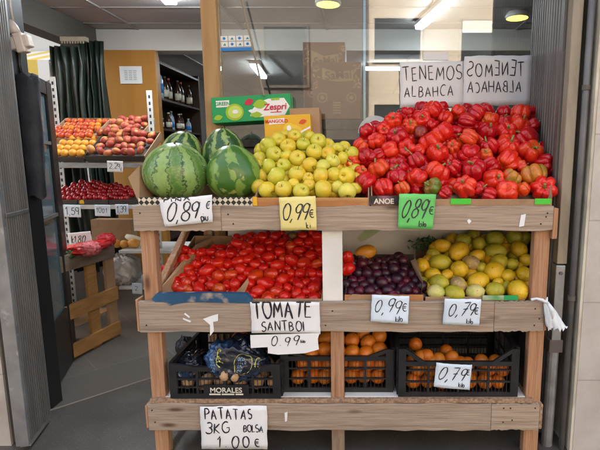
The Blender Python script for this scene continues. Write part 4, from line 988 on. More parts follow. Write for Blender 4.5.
PEP += zoom([(35, 72, 62, 'o'), (108, 77, 72, 'c'), (65, 112, 76, 'c'), (165, 105, 66, 'o'), (290, 74, 76, 'r'), (225, 112, 62, 'c'), (285, 122, 82, 'rs'), (335, 124, 54, 'c'), (155, 150, 78, 'c'),
    (230, 150, 82, 'r'), (12, 152, 56, 'c'), (75, 176, 80, 'o'), (312, 176, 92, 'c'), (14, 215, 58, 'o'), (160, 212, 72, 'c'), (235, 212, 96, 'rs'), (330, 238, 98, 'rs'), (80, 248, 92, 'c'), (146, 247, 58, 'os'), (240, 272, 92, 'r'),
    (395, 287, 86, 'c'), (14, 296, 64, 'c'), (95, 306, 102, 'c'), (168, 290, 72, 'c'), (292, 292, 54, 'o'), (340, 325, 96, 'y'), (178, 347, 88, 'rs'), (250, 340, 80, 'y'), (62, 376, 88, 'rs'), (125, 384, 58, 'c'), (230, 396, 92, 'r'),
    (296, 386, 60, 'o'), (382, 386, 104, 'rs'), (160, 410, 62, 'c')], 450, 95, 4.09)
PNAME = {'r': 'red pepper', 'c': 'crimson pepper', 'o': 'orange pepper', 'y': 'olive orange pepper', 'g': 'green pepper', 'b': 'brownish pepper'}
def pep_mk(c, r): return 'pep_' + (c[0] if c else r.choice('rccc'))
def pep_rot(c, r):
    if 's' in c: return (R(r.uniform(35, 85)), R(r.uniform(-20, 20)), r.uniform(-.5, .5))    # stem end towards the street
    return (R(r.uniform(-60, 40)), R(r.uniform(-70, 70)), r.uniform(0, 6.3))
heap('pepper', 'red_pepper', 'pepper', 'peppers heaped in the crate', PEP, (197, 1.985, 108, 2.43),
     [(357, 194), (351, 165), (372, 132), (396, 118), (430, 106), (470, 112), (530, 112), (536, 140), (550, 165), (553, 194)], 21, pep_mk, lambda mk, c: PNAME[mk[-1]] + (' showing its stem' if 's' in c else ''), 'the pepper heap', 7, seed=3, rotfn=pep_rot, varn=18, grow=1.13, k=.74, stemfn=lambda c, r: 's' in c or r.random() < .6)

# ------------------------------------------------------------------ apples
APP = zoom([(82, 182, 74, 'g'), (125, 157, 70, 'y'), (172, 187, 72, 'y'), (240, 178, 64, 'g'), (308, 165, 72, 'g'), (200, 140, 62, 'y'), (270, 142, 50, 'y'), (108, 222, 72, 'g'), (165, 228, 56, 'y'), (213, 241, 74, 'y'), (290, 213, 74, 'y'),
    (352, 218, 64, 'y'), (392, 199, 60, 'g'), (455, 221, 64, 'g'), (412, 240, 56, 'y'), (380, 251, 66, 'p'), (85, 277, 70, 'g'), (152, 273, 64, 'gs'), (270, 271, 72, 'y'), (330, 276, 66, 'p'), (118, 321, 86, 'g'), (213, 313, 78, 'ys'),
    (318, 319, 78, 'y'), (378, 313, 66, 'y'), (433, 319, 78, 'y'), (262, 332, 54, 'y'), (75, 382, 77, 'y'), (153, 380, 77, 'y'), (195, 357, 54, 'y'), (265, 360, 58, 'y'), (232, 389, 74, 'gs'), (330, 381, 86, 'y'), (397, 372, 58, 'p'), (432, 386, 80, 'p')], 250, 105, 4.5)
ANAME = {'y': 'plain yellow apple', 'g': 'greenish yellow apple', 'p': 'pale yellow apple'}
heap('apple', 'yellow_apple', 'apple', 'yellow apples in the carton', APP, (190, 1.985, 140, 2.24), [(258, 196), (259, 150), (270, 138), (325, 138), (345, 148), (357, 155), (356, 194)], 16,
     lambda c, r: 'app_' + (c[0] if c else r.choice('yyg')), lambda mk, c: ANAME[mk[-1]], 'the apple heap', 5, seed=5, grow=1.03, k=.82, rotfn=lambda c, r: (R(r.uniform(20, 75)), R(r.uniform(-30, 30)), r.uniform(-.8, .8)) if ('s' in c or r.random() < .4) else (R(r.uniform(-170, -60)), R(r.uniform(-60, 60)), r.uniform(0, 6)))

# ------------------------------------------------------------------ tomatoes
TOM = zoom([(188, 140, 60), (240, 158, 54), (292, 153, 60), (345, 151, 50), (190, 196, 70), (262, 221, 54), (312, 196, 52), (398, 166, 60), (385, 211, 62), (455, 159, 70), (440, 216, 52), (500, 106, 60), (545, 121, 56), (525, 161, 48),
    (495, 206, 62), (550, 196, 54), (168, 254, 48), (212, 246, 52), (222, 276, 58), (180, 291, 44), (320, 256, 74), (385, 286, 72, 'o'), (455, 281, 62, 'o'), (515, 251, 66), (100, 301, 57), (135, 313, 66), (205, 321, 66, 'o'), (295, 311, 54),
    (150, 331, 50), (80, 359, 60), (165, 356, 58, 'o'), (210, 361, 52, 'o'), (275, 353, 70), (355, 336, 62), (390, 361, 76, 'o'), (430, 341, 52), (475, 331, 62), (515, 301, 48), (340, 211, 48), (240, 301, 44)], 150, 225, 5.62)
TOM += zoom([(100, 66, 56), (172, 63, 60), (270, 58, 50, 'g'), (325, 61, 52), (385, 46, 52), (408, 66, 60), (30, 96, 52), (80, 136, 66), (20, 131, 52), (135, 96, 48), (145, 131, 48), (210, 96, 52), (258, 119, 64, 'o'), (300, 96, 48), (360, 91, 52),
    (412, 136, 50), (195, 151, 66), (130, 181, 62), (308, 146, 52), (370, 173, 66), (60, 223, 60), (215, 186, 52, 'o'), (268, 200, 70), (330, 213, 66, 'o'), (408, 216, 52, 'o'), (185, 226, 70), (105, 241, 50), (22, 266, 60),
    (60, 286, 76, 'o'), (145, 276, 72, 'o'), (212, 306, 72), (258, 271, 54), (312, 271, 62), (378, 271, 52), (420, 276, 50), (30, 329, 70), (120, 331, 76), (190, 346, 48), (240, 353, 54), (300, 331, 58), (345, 321, 48), (392, 351, 80), (75, 371, 70),
    (175, 376, 66, 'o'), (290, 386, 62), (345, 376, 52), (40, 401, 52), (130, 411, 80, 'o'), (220, 409, 72), (310, 416, 62), (392, 411, 74), (240, 246, 44)], 245, 225, 5.62)
TNAME = {'m': 'ripe red tomato', 'o': 'orange red tomato', 'g': 'dark unripe tomato'}
heap('tomato', 'tomato', 'tomato', 'tomatoes heaped on the middle tier', TOM, (300, 1.985, 233, 2.36), [(160, 292), (166, 270), (178, 250), (225, 248), (240, 236), (322, 232), (322, 302), (250, 302), (230, 293)], 11,
     lambda c, r: 'tom' + ('_' + c if c else ''), lambda mk, c: TNAME[mk[-1]], 'the tomato heap', 8, seed=8, grow=1.07, k=.74, rotfn=lambda c, r: (R(r.uniform(50, 130)), R(r.uniform(-80, 80)), r.uniform(0, 6)), fillmk='')
for k_, (u, v) in enumerate(((347, 257), (347.5, 269), (346, 262))):
    p = at(u, v, 2.06 + .05 * (k_ == 2)); put_fruit('tomato', 'tomato', 'tom', p, .062, (1, .5, k_), 'tomato', 'tomatoes beside the white divider', k_, label=['ripe tomato just right of the white divider, upper of the pair', 'ripe tomato just right of the white divider, lower of the pair', 'ripe tomato tucked behind the pair right of the white divider'][k_])

# ------------------------------------------------------------------ plums
PL = []; rp = random.Random(11)
prow = [(297, 347, 421), (291, 346, 422), (285.5, 346, 421), (280, 347, 419), (274.5, 349, 416), (269.5, 352, 412), (264.5, 355, 409), (260, 359, 404)]
for j, (v, a, b) in enumerate(prow):
    u = a + (5 if j % 2 else 0)
    while u < b:
        if not (v < 266 and 373 < u < 385): PL.append((u + rp.uniform(-2.4, 2.4), v + rp.uniform(-2.2, 2.2), rp.uniform(10.2, 12.6), 'r' if rp.random() < .25 else 'd'))
        u += 9.2
heap('plum', 'plum', 'plum', 'dark plums in the crate', PL, (297, 1.975, 258, 2.2), [(348, 296), (352, 270), (362, 260), (400, 258), (416, 276), (420, 296)], 10, lambda c, r: 'plum_r' if c == 'r' else 'plum', lambda mk, c: 'reddish plum' if mk == 'plum_r' else 'dark purple plum', 'the plum heap', 8, seed=12, fillY=.6, k=.9, maxfill=30)

# ------------------------------------------------------------------ lemons
LEM = zoom([(150, 95, 68, 'y'), (225, 122, 92, 'y'), (245, 72, 72, 'g'), (318, 86, 68, 'g'), (390, 63, 82, 'g'), (480, 57, 78, 'g'), (502, 113, 84, 'y'), (55, 186, 72, 'y'), (138, 173, 86, 'g'), (310, 141, 62, 'y'), (288, 179, 80, 'b'), (395, 132, 92, 'g'),
    (407, 166, 82, 'g'), (472, 181, 64, 'g'), (535, 161, 62, 'y'), (105, 229, 68, 'y'), (170, 231, 54, 'y'), (228, 206, 90, 'y'), (385, 211, 96, 'y'), (448, 233, 66, 'y'), (525, 226, 78, 'y'), (132, 267, 86, 'g'), (222, 276, 82, 'b'), (315, 260, 92, 'y'),
    (120, 309, 78, 'p'), (205, 316, 86, 'g'), (300, 310, 82, 'p'), (392, 302, 84, 'g'), (497, 303, 106, 'y'), (332, 196, 54, 'g'), (405, 264, 46, 'y')], 410, 225, 4.615)
LNAME = {'y': 'yellow lemon', 'g': 'greenish lemon', 'b': 'brown scarred lemon', 'p': 'pale blotched lemon'}
heap('lemon', 'lemon', 'lemon', 'large lemons on the middle tier', LEM, (290, 1.985, 236, 2.30), [(428, 296), (418, 270), (440, 240), (526, 232), (530, 296)], 16,
     lambda c, r: 'lem_' + (c[0] if c else r.choice('ygy')), lambda mk, c: LNAME[mk[-1]], 'the lemon heap', 5, seed=15, grow=1.0, k=.80, rotfn=lambda c, r: (R(r.uniform(55, 125)), R(r.uniform(-80, 80)), r.uniform(-1.3, 1.3)))

# ------------------------------------------------------------------ cartons that hold the heaps
def carton(name, label, x0, x1, yf, zf, yb, zb, zfloor, m, min_, front_top=None, right=True, left=True, cat='carton', parts=()):
    """open carton: front board, two ends and a bottom rising to the back"""
    t = empty(name, label, cat, ((x0 + x1) / 2, yf, zfloor)); ox, oy, oz = (x0 + x1) / 2, yf, zfloor
    def B(mb, nm, mm, bev=.002):
        mb.v = [(a - ox, b - oy, c - oz) for a, b, c in mb.v]; return mb.build(nm, mm, t, bevel=bev)
    B(MB().box((x0, yf, zfloor), (x1, yf + .006, zf)), 'front_board', m)
    th = .006
    for f, xx in ((left, x0), (right, x1 - th)):
        if f: B(MB().add([(xx, yf + .007, zfloor), (xx, yb, zfloor), (xx, yb, zb), (xx, yf + .007, zf), (xx + th, yf + .007, zfloor), (xx + th, yb, zfloor), (xx + th, yb, zb), (xx + th, yf + .007, zf)],
            [(0, 3, 2, 1), (4, 5, 6, 7), (0, 1, 5, 4), (1, 2, 6, 5), (2, 3, 7, 6), (3, 0, 4, 7)]), 'end_board', min_)
    B(MB().add([(x0 + .007, yf + .007, zfloor), (x1 - .007, yf + .007, zfloor), (x1 - .007, yb, max(zfloor + .02, zb - .12)), (x0 + .007, yb, max(zfloor + .02, zb - .12))], [(0, 1, 2, 3)]), 'bottom', min_, 0)
    B(MB().box((x0 + .007, yb - .006, zfloor + .001), (x1 - .007, yb, zb)), 'back_board', min_)
    return t, B
YC = YF + .012
zf = at(300, 198.5, YC).z
# peppers
px0, px1 = at(371, 200, YC).x, at(553.5, 200, YC).x
t, B = carton('pepper_crate', 'long cardboard crate holding the red peppers', px0, px1, YC + .012, zf - .004, 2.50, 1.50, TZ1 - .045, M['card'], M['card_in'], right=False)
# flaring right flap
a = at(549, 200, YC + .03); b_ = at(558, 180, 2.0)
B(MB().add([(px1, YC + .013, TZ1 - .03), (px1, YC + .013, zf), (px1 + .012, YC + .06, zf + .05), (px1 + .02, 2.42, zf + .16), (px1, 2.42, TZ1 - .03)], [(0, 1, 2, 3, 4)]), 'end_flap', M['card'], 0)
for (u0, u1) in ((451, 471.5), (535.5, 552)):
    a, b = at(u0, 204.5, YC), at(u1, 198.8, YC); B(MB().box((a.x, YC + .0085, a.z), (b.x, YC + .011, b.z)), 'green_strip', M['tape_green'], 0)
a, b = at(369, 205, YC), at(432, 196, YC)
B(MB().box((a.x, YC + .006, a.z), (b.x, YC + .0105, b.z)), 'printed_label', mat('dark_print', (.02, .016, .015), .5, (.25, .12, .16), 9., 4., lo=.5, hi=.65), 0)
lab = print_text('lettering', 'ANOE', .030, M['label_cream'], t, (at(384, 202, YC).x - (px0 + px1) / 2, -.0085, at(384, 201.6, YC).z - (TZ1 - .045)), bold=.0008)
# corner of a paper tag at the left end of the label
# apples
ax0, ax1 = at(253, 200, YC).x, at(369.5, 200, YC).x
t, B = carton('apple_carton', 'orange brown cardboard carton holding the yellow apples', ax0, ax1, YC + .012, at(300, 198, YC).z, 2.32, 1.36, TZ1 - .045, M['card_or'], M['card_in'])
a, b = at(252.5, 206, YC), at(256.5, 197, YC); B(MB().box((a.x, YC + .007, a.z), (b.x, YC + .0115, b.z)), 'yellow_corner', M['y_box'], .001)
# watermelon carton with lattice printed rim
mlat = bpy.data.materials.new('lattice_print'); mlat.use_nodes = True
n, L = mlat.node_tree.nodes, mlat.node_tree.links
tc = n.new('ShaderNodeTexCoord'); mp = n.new('ShaderNodeMapping'); mp.inputs['Rotation'].default_value = (0, R(45), 0); mp.inputs['Scale'].default_value = (62, 62, 62)
ck = n.new('ShaderNodeTexChecker'); ck.inputs['Scale'].default_value = 1.; ck.inputs[1].default_value = (.62, .56, .42, 1); ck.inputs[2].default_value = (.022, .018, .016, 1)
L.new(tc.outputs['Object'], mp.inputs[0]); L.new(mp.outputs[0], ck.inputs[0]); L.new(ck.outputs[0], n['Principled BSDF'].inputs['Base Color'])
wx0, wx1 = at(137, 202, YC).x, at(252, 202, YC).x
t, B = carton('watermelon_carton', 'low carton with black and cream lattice rim under the watermelons', wx0, wx1, YC + .012, at(200, 197.5, YC).z, 2.45, 1.20, TZ1 - .045, mlat, M['card_in'], left=False)
B(MB().add([(wx0, YC + .013, TZ1 - .03), (wx0 + .002, YC + .013, TZ1 + .005), (wx0 - .060, YC + .06, TZ1 + .115), (wx0 - .045, YC + .14, TZ1 + .165), (wx0 + .02, YC + .30, TZ1 + .12), (wx0 + .02, YC + .32, TZ1 - .03)], [(0, 1, 2, 3, 4, 5)]), 'raised_flap', M['card'], 0)
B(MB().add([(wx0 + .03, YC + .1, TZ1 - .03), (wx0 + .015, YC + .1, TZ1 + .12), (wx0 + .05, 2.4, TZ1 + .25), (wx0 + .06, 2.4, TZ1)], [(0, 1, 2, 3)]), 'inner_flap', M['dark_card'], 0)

# watermelons
def wm_mat(name, light, dark, mode, nst, seed):
    m = bpy.data.materials.new(name); m.use_nodes = True; n, L = m.node_tree.nodes, m.node_tree.links; b = n['Principled BSDF']
    b.inputs['Roughness'].default_value = .3; b.inputs['Coat Weight'].default_value = .15
    tc = n.new('ShaderNodeTexCoord'); sep = n.new('ShaderNodeSeparateXYZ'); L.new(tc.outputs['Object'], sep.inputs[0])
    def math_(op, a, bb=None, clamp=False):
        x = n.new('ShaderNodeMath'); x.operation = op; x.use_clamp = clamp
        for k, q in enumerate((a, bb)):
            if q is None: continue
            if isinstance(q, (int, float)): x.inputs[k].default_value = q
            else: L.new(q, x.inputs[k])
        return x.outputs[0]
    ang = math_('ARCTAN2', sep.outputs['Y'], sep.outputs['X'])
    def nz(s, det=4., st=(1, 1, 1), loc=0.):
        mp = n.new('ShaderNodeMapping'); mp.inputs['Scale'].default_value = st; mp.inputs['Location'].default_value = (seed + loc, 0, 0); L.new(tc.outputs['Object'], mp.inputs[0])
        t = n.new('ShaderNodeTexNoise'); t.inputs['Scale'].default_value = s; t.inputs['Detail'].default_value = det; L.new(mp.outputs[0], t.inputs['Vector']); return t.outputs['Fac']
    wob = math_('MULTIPLY', math_('SUBTRACT', nz(5., 5.), .5), .55 if mode == 0 else .9)
    wob = math_('ADD', wob, math_('MULTIPLY', math_('SUBTRACT', nz(19., 5.), .5), .42))
    ph = math_('MULTIPLY', math_('ADD', ang, wob), float(nst))
    s = math_('SINE', ph)
    if mode == 0:      # pale fruit, thin dark broken lines
        f = math_('SUBTRACT', 1., math_('MULTIPLY', math_('ABSOLUTE', s), 2.3), True)
        f2 = math_('MULTIPLY', f, math_('ADD', .55, nz(8.)), True)
    else:              # dark fruit, pale ragged bands
        f2 = math_('MULTIPLY', math_('SUBTRACT', .45 if mode == 1 else -.9, s), 2.2, True)
        if mode == 2: f2 = 1.0
    x = n.new('ShaderNodeMix'); x.data_type = 'RGBA'; x.inputs[6].default_value = light + (1,); x.inputs[7].default_value = dark + (1,)
    if mode == 0:
        bnd = n.new('ShaderNodeMix'); bnd.data_type = 'RGBA'; bnd.inputs[6].default_value = light + (1,); bnd.inputs[7].default_value = (.085, .20, .035, 1)
        L.new(math_('MULTIPLY', math_('ADD', s, math_('MULTIPLY', math_('SUBTRACT', nz(30., 3.), .5), 1.2)), .9, True), bnd.inputs['Factor']); L.new(bnd.outputs[2], x.inputs[6])
    if isinstance(f2, float): x.inputs['Factor'].default_value = f2
    else: L.new(f2, x.inputs['Factor'])
    y = n.new('ShaderNodeMix'); y.data_type = 'RGBA'; L.new(x.outputs[2], y.inputs[6])
    r = n.new('ShaderNodeMapRange'); 
    if mode == 2:
        L.new(math_('ADD', nz(3.0, 2., (1, 1, .7), 3.), math_('MULTIPLY', math_('SUBTRACT', nz(14., 4.), .5), .22)), r.inputs['Value']); r.inputs['From Min'].default_value = .605; r.inputs['From Max'].default_value = .64; y.inputs[7].default_value = (.40, .44, .10, 1)
    else:
        L.new(nz(20., 3., (1, 1, .5), 5.), r.inputs['Value']); r.inputs['From Min'].default_value = .5; r.inputs['From Max'].default_value = .75; r.inputs['To Max'].default_value = .45; y.inputs[7].default_value = tuple(c * .5 for c in light) + (1,)
    L.new(r.outputs[0], y.inputs['Factor'])
    z = n.new('ShaderNodeMix'); z.data_type = 'RGBA'; L.new(y.outputs[2], z.inputs[6])
    if mode == 2:
        st2 = math_('MULTIPLY', math_('SUBTRACT', math_('SINE', math_('MULTIPLY', math_('ADD', ang, math_('MULTIPLY', wob, .8)), 7.)), .1), 1.8, True)
        L.new(math_('MULTIPLY', st2, math_('GREATER_THAN', nz(3., 2., (1, 1, .5), 9.), .44)), z.inputs['Factor']); z.inputs[7].default_value = (.20, .33, .06, 1)
    else: z.inputs['Factor'].default_value = 0.
    L.new(z.outputs[2], b.inputs['Base Color']); return m
def melon(label, u0, v0, u1, v1, Y, tilt, m, egg=0., yaw=0.):
    uc, vc = (u0 + u1) / 2, (v0 + v1) / 2; p = at(uc, vc, Y); W, H = sc(uc, vc, Y, u1 - u0), sc(uc, vc, Y, v1 - v0)
    def fn(th, ph):
        s, c = math.sin(th), math.cos(th); rr = .5 * s * (1 - egg * c)
        z = .5 * c - .012 * math.exp(-(s / .12) ** 2) * (1 if c > 0 else -1)
        return (rr * math.cos(ph), rr * math.sin(ph), z)
    me = ball(48, 32, fn, 'watermelon_mesh', m); o = bpy.data.objects.new('watermelon', me); C.objects.link(o)
    o.location = p; o.scale = (W, W * .98, H); o.rotation_euler = (R(tilt), R(yaw), R(20)); tag(o, label, 'watermelon', 'watermelons on the top tier')
    s = MB().tube([(0, 0, .48), (.01, 0, .51), (.03, .01, .535)], [.02, .014, .018], 7).build('stem', M['brown_stem'], o, smooth=True)
    return o
melon('pale green watermelon with thin dark stripes, front left of the four', 145, 143, 207.5, 201, 2.08, 12, wm_mat('melon_pale', (.26, .40, .11), (.018, .055, .022), 0, 7, 1.), .05)
melon('dark green watermelon with pale yellow blotches, front right of the four', 207, 145, 261, 200, 2.10, 0, wm_mat('melon_dark', (.09, .20, .03), (.055, .155, .022), 2, 6, 4.), .12, yaw=-10)
melon('striped watermelon behind the pale one at the left', 161, 131, 203, 182, 2.32, 15, wm_mat('melon_stripe', (.28, .38, .10), (.022, .075, .018), 1, 8, 7.), .08, yaw=10)
melon('striped watermelon behind the blotched dark one', 203.5, 128.5, 246, 182, 2.32, 5, wm_mat('melon_stripe_light', (.26, .38, .10), (.025, .085, .018), 1, 8, 12.), .12, yaw=-4)

# tomato crate with blue worn front, left board
ya = YF + .03
tx0, tx1 = at(153, 300, YC).x, at(322, 300, YC).x
t, B = carton('tomato_crate', 'tomato crate with a worn blue front edge and cardboard lining', tx0, tx1, ya, MZ1 + .004, 2.42, .93, MZ1 - .038, M['card'], M['card'])
mb = MB(); P = [(151.5, 299), (156, 294), (205, 293.2), (246, 294), (252, 300), (250, 303.5), (190, 302), (176, 304), (170, 306), (164, 302), (155, 302)]
P3 = [at(u, v, YF - .001) for u, v in P]; N = len(P3)
mb.add([(p.x, YF - .002, p.z) for p in P3] + [(p.x, YF + .027, p.z) for p in P3], [tuple(range(N)), tuple(range(2 * N - 1, N - 1, -1))] + [(i, N + i, N + (i + 1) % N, (i + 1) % N) for i in range(N)])
B(mb, 'blue_edge', M['blue_paint'], 0)
a = at(165, 290, 2.05); b = at(177, 257, 2.3)
B(MB().add([(tx0 + .01, 1.95, MZ1), (tx0 - .0, 1.96, MZ1 + .03), (tx0 + .05, 2.3, MZ1 + .17), (tx0 + .11, 2.38, MZ1 + .20), (tx0 + .13, 2.38, MZ1 + .02)], [(0, 1, 2, 3, 4)]), 'lining_flap', M['card'], 0)
mb = MB(); q = [(243, 294), (232, 295), (240, 288), (248, 278), (249, 282), (246, 290)]
mb.add([at(u, v, 1.975 + .002 * i) for i, (u, v) in enumerate(q)], [tuple(range(len(q)))]); B(mb, 'torn_corner', M['card'], 0)
# plum crate
qx0, qx1 = at(344.5, 300, YC).x, at(424, 300, YC).x
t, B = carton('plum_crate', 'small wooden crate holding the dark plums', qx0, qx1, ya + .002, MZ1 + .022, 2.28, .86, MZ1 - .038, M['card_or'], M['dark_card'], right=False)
a, b = at(348, 303, YF), at(373, 297, YF)
B(MB().add([(a.x, YF + .024, MZ1 + .0), (a.x, YF + .024, MZ1 + .012), (a.x + .02, YF + .024, MZ1 + .028), (b.x, YF + .024, MZ1 + .022), (b.x, YF + .024, MZ1)], [(0, 1, 2, 3, 4)]), 'torn_front', M['card'], 0)
B(MB().add([(qx1 - .01, YF + .06, MZ1 - .02), (qx1 - .0, YF + .05, MZ1 + .08), (qx1 - .02, 2.08, MZ1 + .15), (qx1 - .04, 2.12, MZ1 + .13), (qx1 + .01, 2.1, MZ1)], [(0, 1, 2, 3, 4)]), 'torn_divider', M['card_in'], 0)
# lemon crate
lx_0, lx_1 = at(426, 300, YC).x, at(527, 300, YC).x
t, B = carton('lemon_crate', 'low crate with green printed rim holding the lemons', lx_0, lx_1, ya + .004, MZ1 + .012, 2.39, .90, MZ1 - .038, M['card'], M['card_in'], left=False)
a, b = at(484, 303, YF), at(519, 296.5, YF)
B(MB().box((a.x, YF + .026, MZ1 + .0), (b.x, YF + .032, MZ1 + .020)), 'printed_rim', mat('rim_print', (.55, .52, .42), .6, (.12, .32, .10), 18., 3.), 0)
B(MB().box((at(506, 300, YF).x, YF + .0235, MZ1 + .001), (at(520, 300, YF).x, YF + .0255, MZ1 + .022)), 'green_print', M['z_green'], 0)
# mango-like fruit behind plums, herb sprig, red pepper strip, leaf
p = at(366, 252, 2.22); o = put_fruit('lemon', 'yellow_mango', 'mango', p, .088, (0, R(82), R(8)), 'mango', None, 3, label='orange yellow fruit lying behind the plum heap')
o.scale = (.075, .085, .095)
def sprig(label, pts, Y, nleaf, L_, seed, name='herb_sprig'):
    r = random.Random(seed); c = at(*pts[0], Y); t = empty(name, label, 'herb', c); P = [at(u, v, Y) - c for u, v in pts]
    MB().tube(P, .003, 6).build('stalk', M['stem'], t, smooth=True); mb = MB()
    for k in range(nleaf):
        s = r.random() * (len(P) - 1); i = int(s); q = P[i].lerp(P[min(i + 1, len(P) - 1)], s - i) + Vector((r.gauss(0, .017), r.gauss(0, .012), r.gauss(0, .014)))
        d = Vector((r.gauss(0, 1), r.gauss(0, .6), r.gauss(0, .8))).normalized() * L_; w_ = d.cross(Vector((r.gauss(0, 1), r.gauss(0, 1), r.gauss(0, 1)))).normalized() * L_ * .25
        mb.add([q, q + d * .5 + w_, q + d, q + d * .5 - w_], [(0, 1, 2, 3)])
    mb.build('leaves', M['green_leaf'], t)
sprig('dark green herb sprig lying against the white back panel beside the lemons', [(440, 244), (432, 243), (424, 242), (416, 245)], 2.30, 150, .028, 3)
scrap([(357, 238), (365, 230), (383, 228.5), (377, 233), (366, 240), (360, 242)], mat('faded_leaf', (.36, .42, .20), .7, (.50, .50, .36), 9.), 'faded green leaf stuck on the white back panel above the plums', 2.397, 'dry_leaf')['category'] = 'leaf'

# ------------------------------------------------------------------ boxes behind the apples
def carton_box(name, label, u0, v0, u1, v1, Y, dep, m, rot):
    c = at((u0 + u1) / 2, (v0 + v1) / 2, Y); k = sc((u0 + u1) / 2, (v0 + v1) / 2, Y, 1.); W, H = (u1 - u0) * k, (v1 - v0) * k
    t = empty(name, label, 'carton', c, (R(-6), R(rot), 0)); MB().box((-W / 2, 0, -H / 2), (W / 2, dep, H / 2)).build('box', m, t, bevel=.003); return t, W, H, k
t, W, H, k = carton_box('kiwi_carton', 'green kiwi carton propped behind the watermelons', 211.5, 95.5, 291, 121, 2.50, .09, M['z_green'], -3.2)
mb = MB()
mb.poly([(-W * .02, -H * .30), (W * .02, -H * .02), (W * .10, H * .22), (W * .22, H * .33), (W * .42, H * .33), (W * .485, 0), (W * .42, -H * .33), (W * .1, -H * .36)], -.0015, 0)
mb.poly([(-W * .44, H * .10), (-W * .27, H * .10), (-W * .27, H * .36), (-W * .44, H * .36)], -.0015, 0)
mb.ellipse(-W * .21, -H * .12, H * .36, H * .33, -.003, 2); mb.ellipse(-W * .205, -H * .115, H * .28, H * .25, -.0045, 3); mb.ellipse(-W * .20, -H * .11, H * .12, H * .08, -.006, 0)
mb.leaf(-.01, H * .24, W * .13, H * .25, -.003, 1, R(22)); mb.leaf(W * .115, H * .14, W * .19, H * .36, -.003, 2, R(6)); mb.leaf(W * .06, -H * .26, W * .16, H * .24, -.003, 2, R(-4)); mb.leaf(-W * .42, -H * .30, W * .12, H * .22, -.003, 2, R(12)); mb.leaf(W * .01, -H * .12, W * .1, H * .14, -.0032, 0, R(-10))
for sx in (-.04, -.015, .015, .04): mb.leaf(W * .31 + W * sx, H * .30, W * .035, H * .10, -.003, 2, R(90 - sx * 900))
mb.build('print', [M['z_white'], M['z_red'], M['z_lime'], M['z_lime2']], t)
print_text('lettering', 'GREEN', H * .19, M['z_green'], t, (-W * .355, -.003, H * .225), bold=.0005)
print_text('lettering', 'Zespri', H * .34, M['z_red'], t, (W * .30, -.0045, -.001), bold=.0009, shear=.15)
mb = MB(); mb.poly([(W * .24, -H * .22), (W * .38, -H * .22), (W * .38, -H * .19), (W * .24, -H * .19)], -.003); mb.build('small_print', M['z_red'], t)
t, W, H, k = carton_box('fruit_carton', 'plain brown carton behind the yellow one at the apples', 290, 108, 320, 140, 2.42, .1, M['card'], -2)
t, W, H, k = carton_box('fruit_carton', 'yellow fruit carton with a drawn kiwi behind the apples', 264.5, 115, 311, 145, 2.36, .06, M['y_box'], -2.5)
mb = MB()
mb.poly([(-W * .40, H * .20), (-W * .06, H * .22), (-W * .06, H * .40), (-W * .40, H * .38)], -.0015, 0)
mb.ellipse(W * .16, -H * .12, W * .16, H * .30, -.0015, 1, rot=R(25)); mb.ellipse(W * .03, H * .04, W * .12, H * .20, -.003, 1); mb.ellipse(W * .03, H * .06, W * .05, H * .09, -.0045, 0)
mb.leaf(W * .33, H * .25, W * .18, H * .15, -.003, 2, R(18)); mb.leaf(W * .40, -H * .18, W * .22, H * .17, -.003, 3, R(0)); mb.leaf(-W * .05, -H * .30, W * .28, H * .20, -.003, 4, R(-35)); mb.leaf(-W * .33, -H * .26, W * .2, H * .14, -.003, 3, R(8))
mb.poly([(W * .28, -H * .06), (W * .49, H * .10), (W * .49, H * .03), (W * .28, -H * .12)], -.0028, 0)
mb.build('print', [M['z_white'], M['y_pear'], M['o_red'], M['z_lime'], M['z_green']], t)
print_text('lettering', 'MANGOLO', H * .15, M['o_red'], t, (-W * .23, -.003, H * .30), bold=.0006)
# round teal sticker sheet on the glass
p = at(375, 133, 2.585); t = empty('round_sticker', 'round white and teal sticker on the window glass behind the apples', 'sticker', p); k = sc(375, 133, 2.585, 1)
mb = MB(); mb.ellipse(0, 0, 17 * k, 17 * k, 0, 0, 36); mb.poly([(17 * k * math.cos(R(a)), 17 * k * math.sin(R(a))) for a in range(180, 361, 10)], -.001, 1)
for j in range(3): mb.poly([(-9 * k, (-3 - 3 * j) * k), (8 * k, (-3 - 3 * j) * k), (8 * k, (-4 - 3 * j) * k), (-9 * k, (-4 - 3 * j) * k)], -.002, 0)
mb.build('disc', [mat('sticker_white', (.55, .58, .60), .5), M['teal']], t)
# crumpled clear bags behind the boxes (dark plastic)
p = at(350, 131, 2.50)
# window sticker with icons, tan stick, note
p = at(236, 43.5, 2.592); k = sc(236, 43.5, 2.592, 1); t = empty('window_poster', 'small white sticker with eight blue icons on the window glass', 'sticker', p, (0, R(-1.5), 0))
mb = MB(); mb.poly([(-15.5 * k, -7 * k), (15.5 * k, -7 * k), (15.5 * k, 7.5 * k), (-15.5 * k, 7.5 * k)], 0, 0); mb.poly([(-15.5 * k, -7 * k), (15.5 * k, -7 * k), (15.5 * k, -4 * k), (-15.5 * k, -4 * k)], -.001, 1)
for i in range(4):
    for j in range(2):
        cx, cz = (-11.5 + 7.7 * i) * k, (-.6 + 5.6 * j) * k
        mb.poly([(cx - 3.4 * k, cz - 2.4 * k), (cx + 3.4 * k, cz - 2.4 * k), (cx + 3.4 * k, cz + 2.4 * k), (cx - 3.4 * k, cz + 2.4 * k)], -.001, 2)
        if (i + j) % 2: mb.ellipse(cx, cz, 1.5 * k, 1.4 * k, -.002, 1, 10)
        else: mb.poly([(cx - 1.6 * k, cz - 1.2 * k), (cx + 1.7 * k, cz - 1.4 * k), (cx + .6 * k, cz + 1.2 * k)], -.002, 3)
mb.build('print', [M['grey_print'], M['blue_print'], M['z_white'], M['teal']], t)
p0, p1 = at(240.5, -6, 2.54), at(264, 96, 2.5)
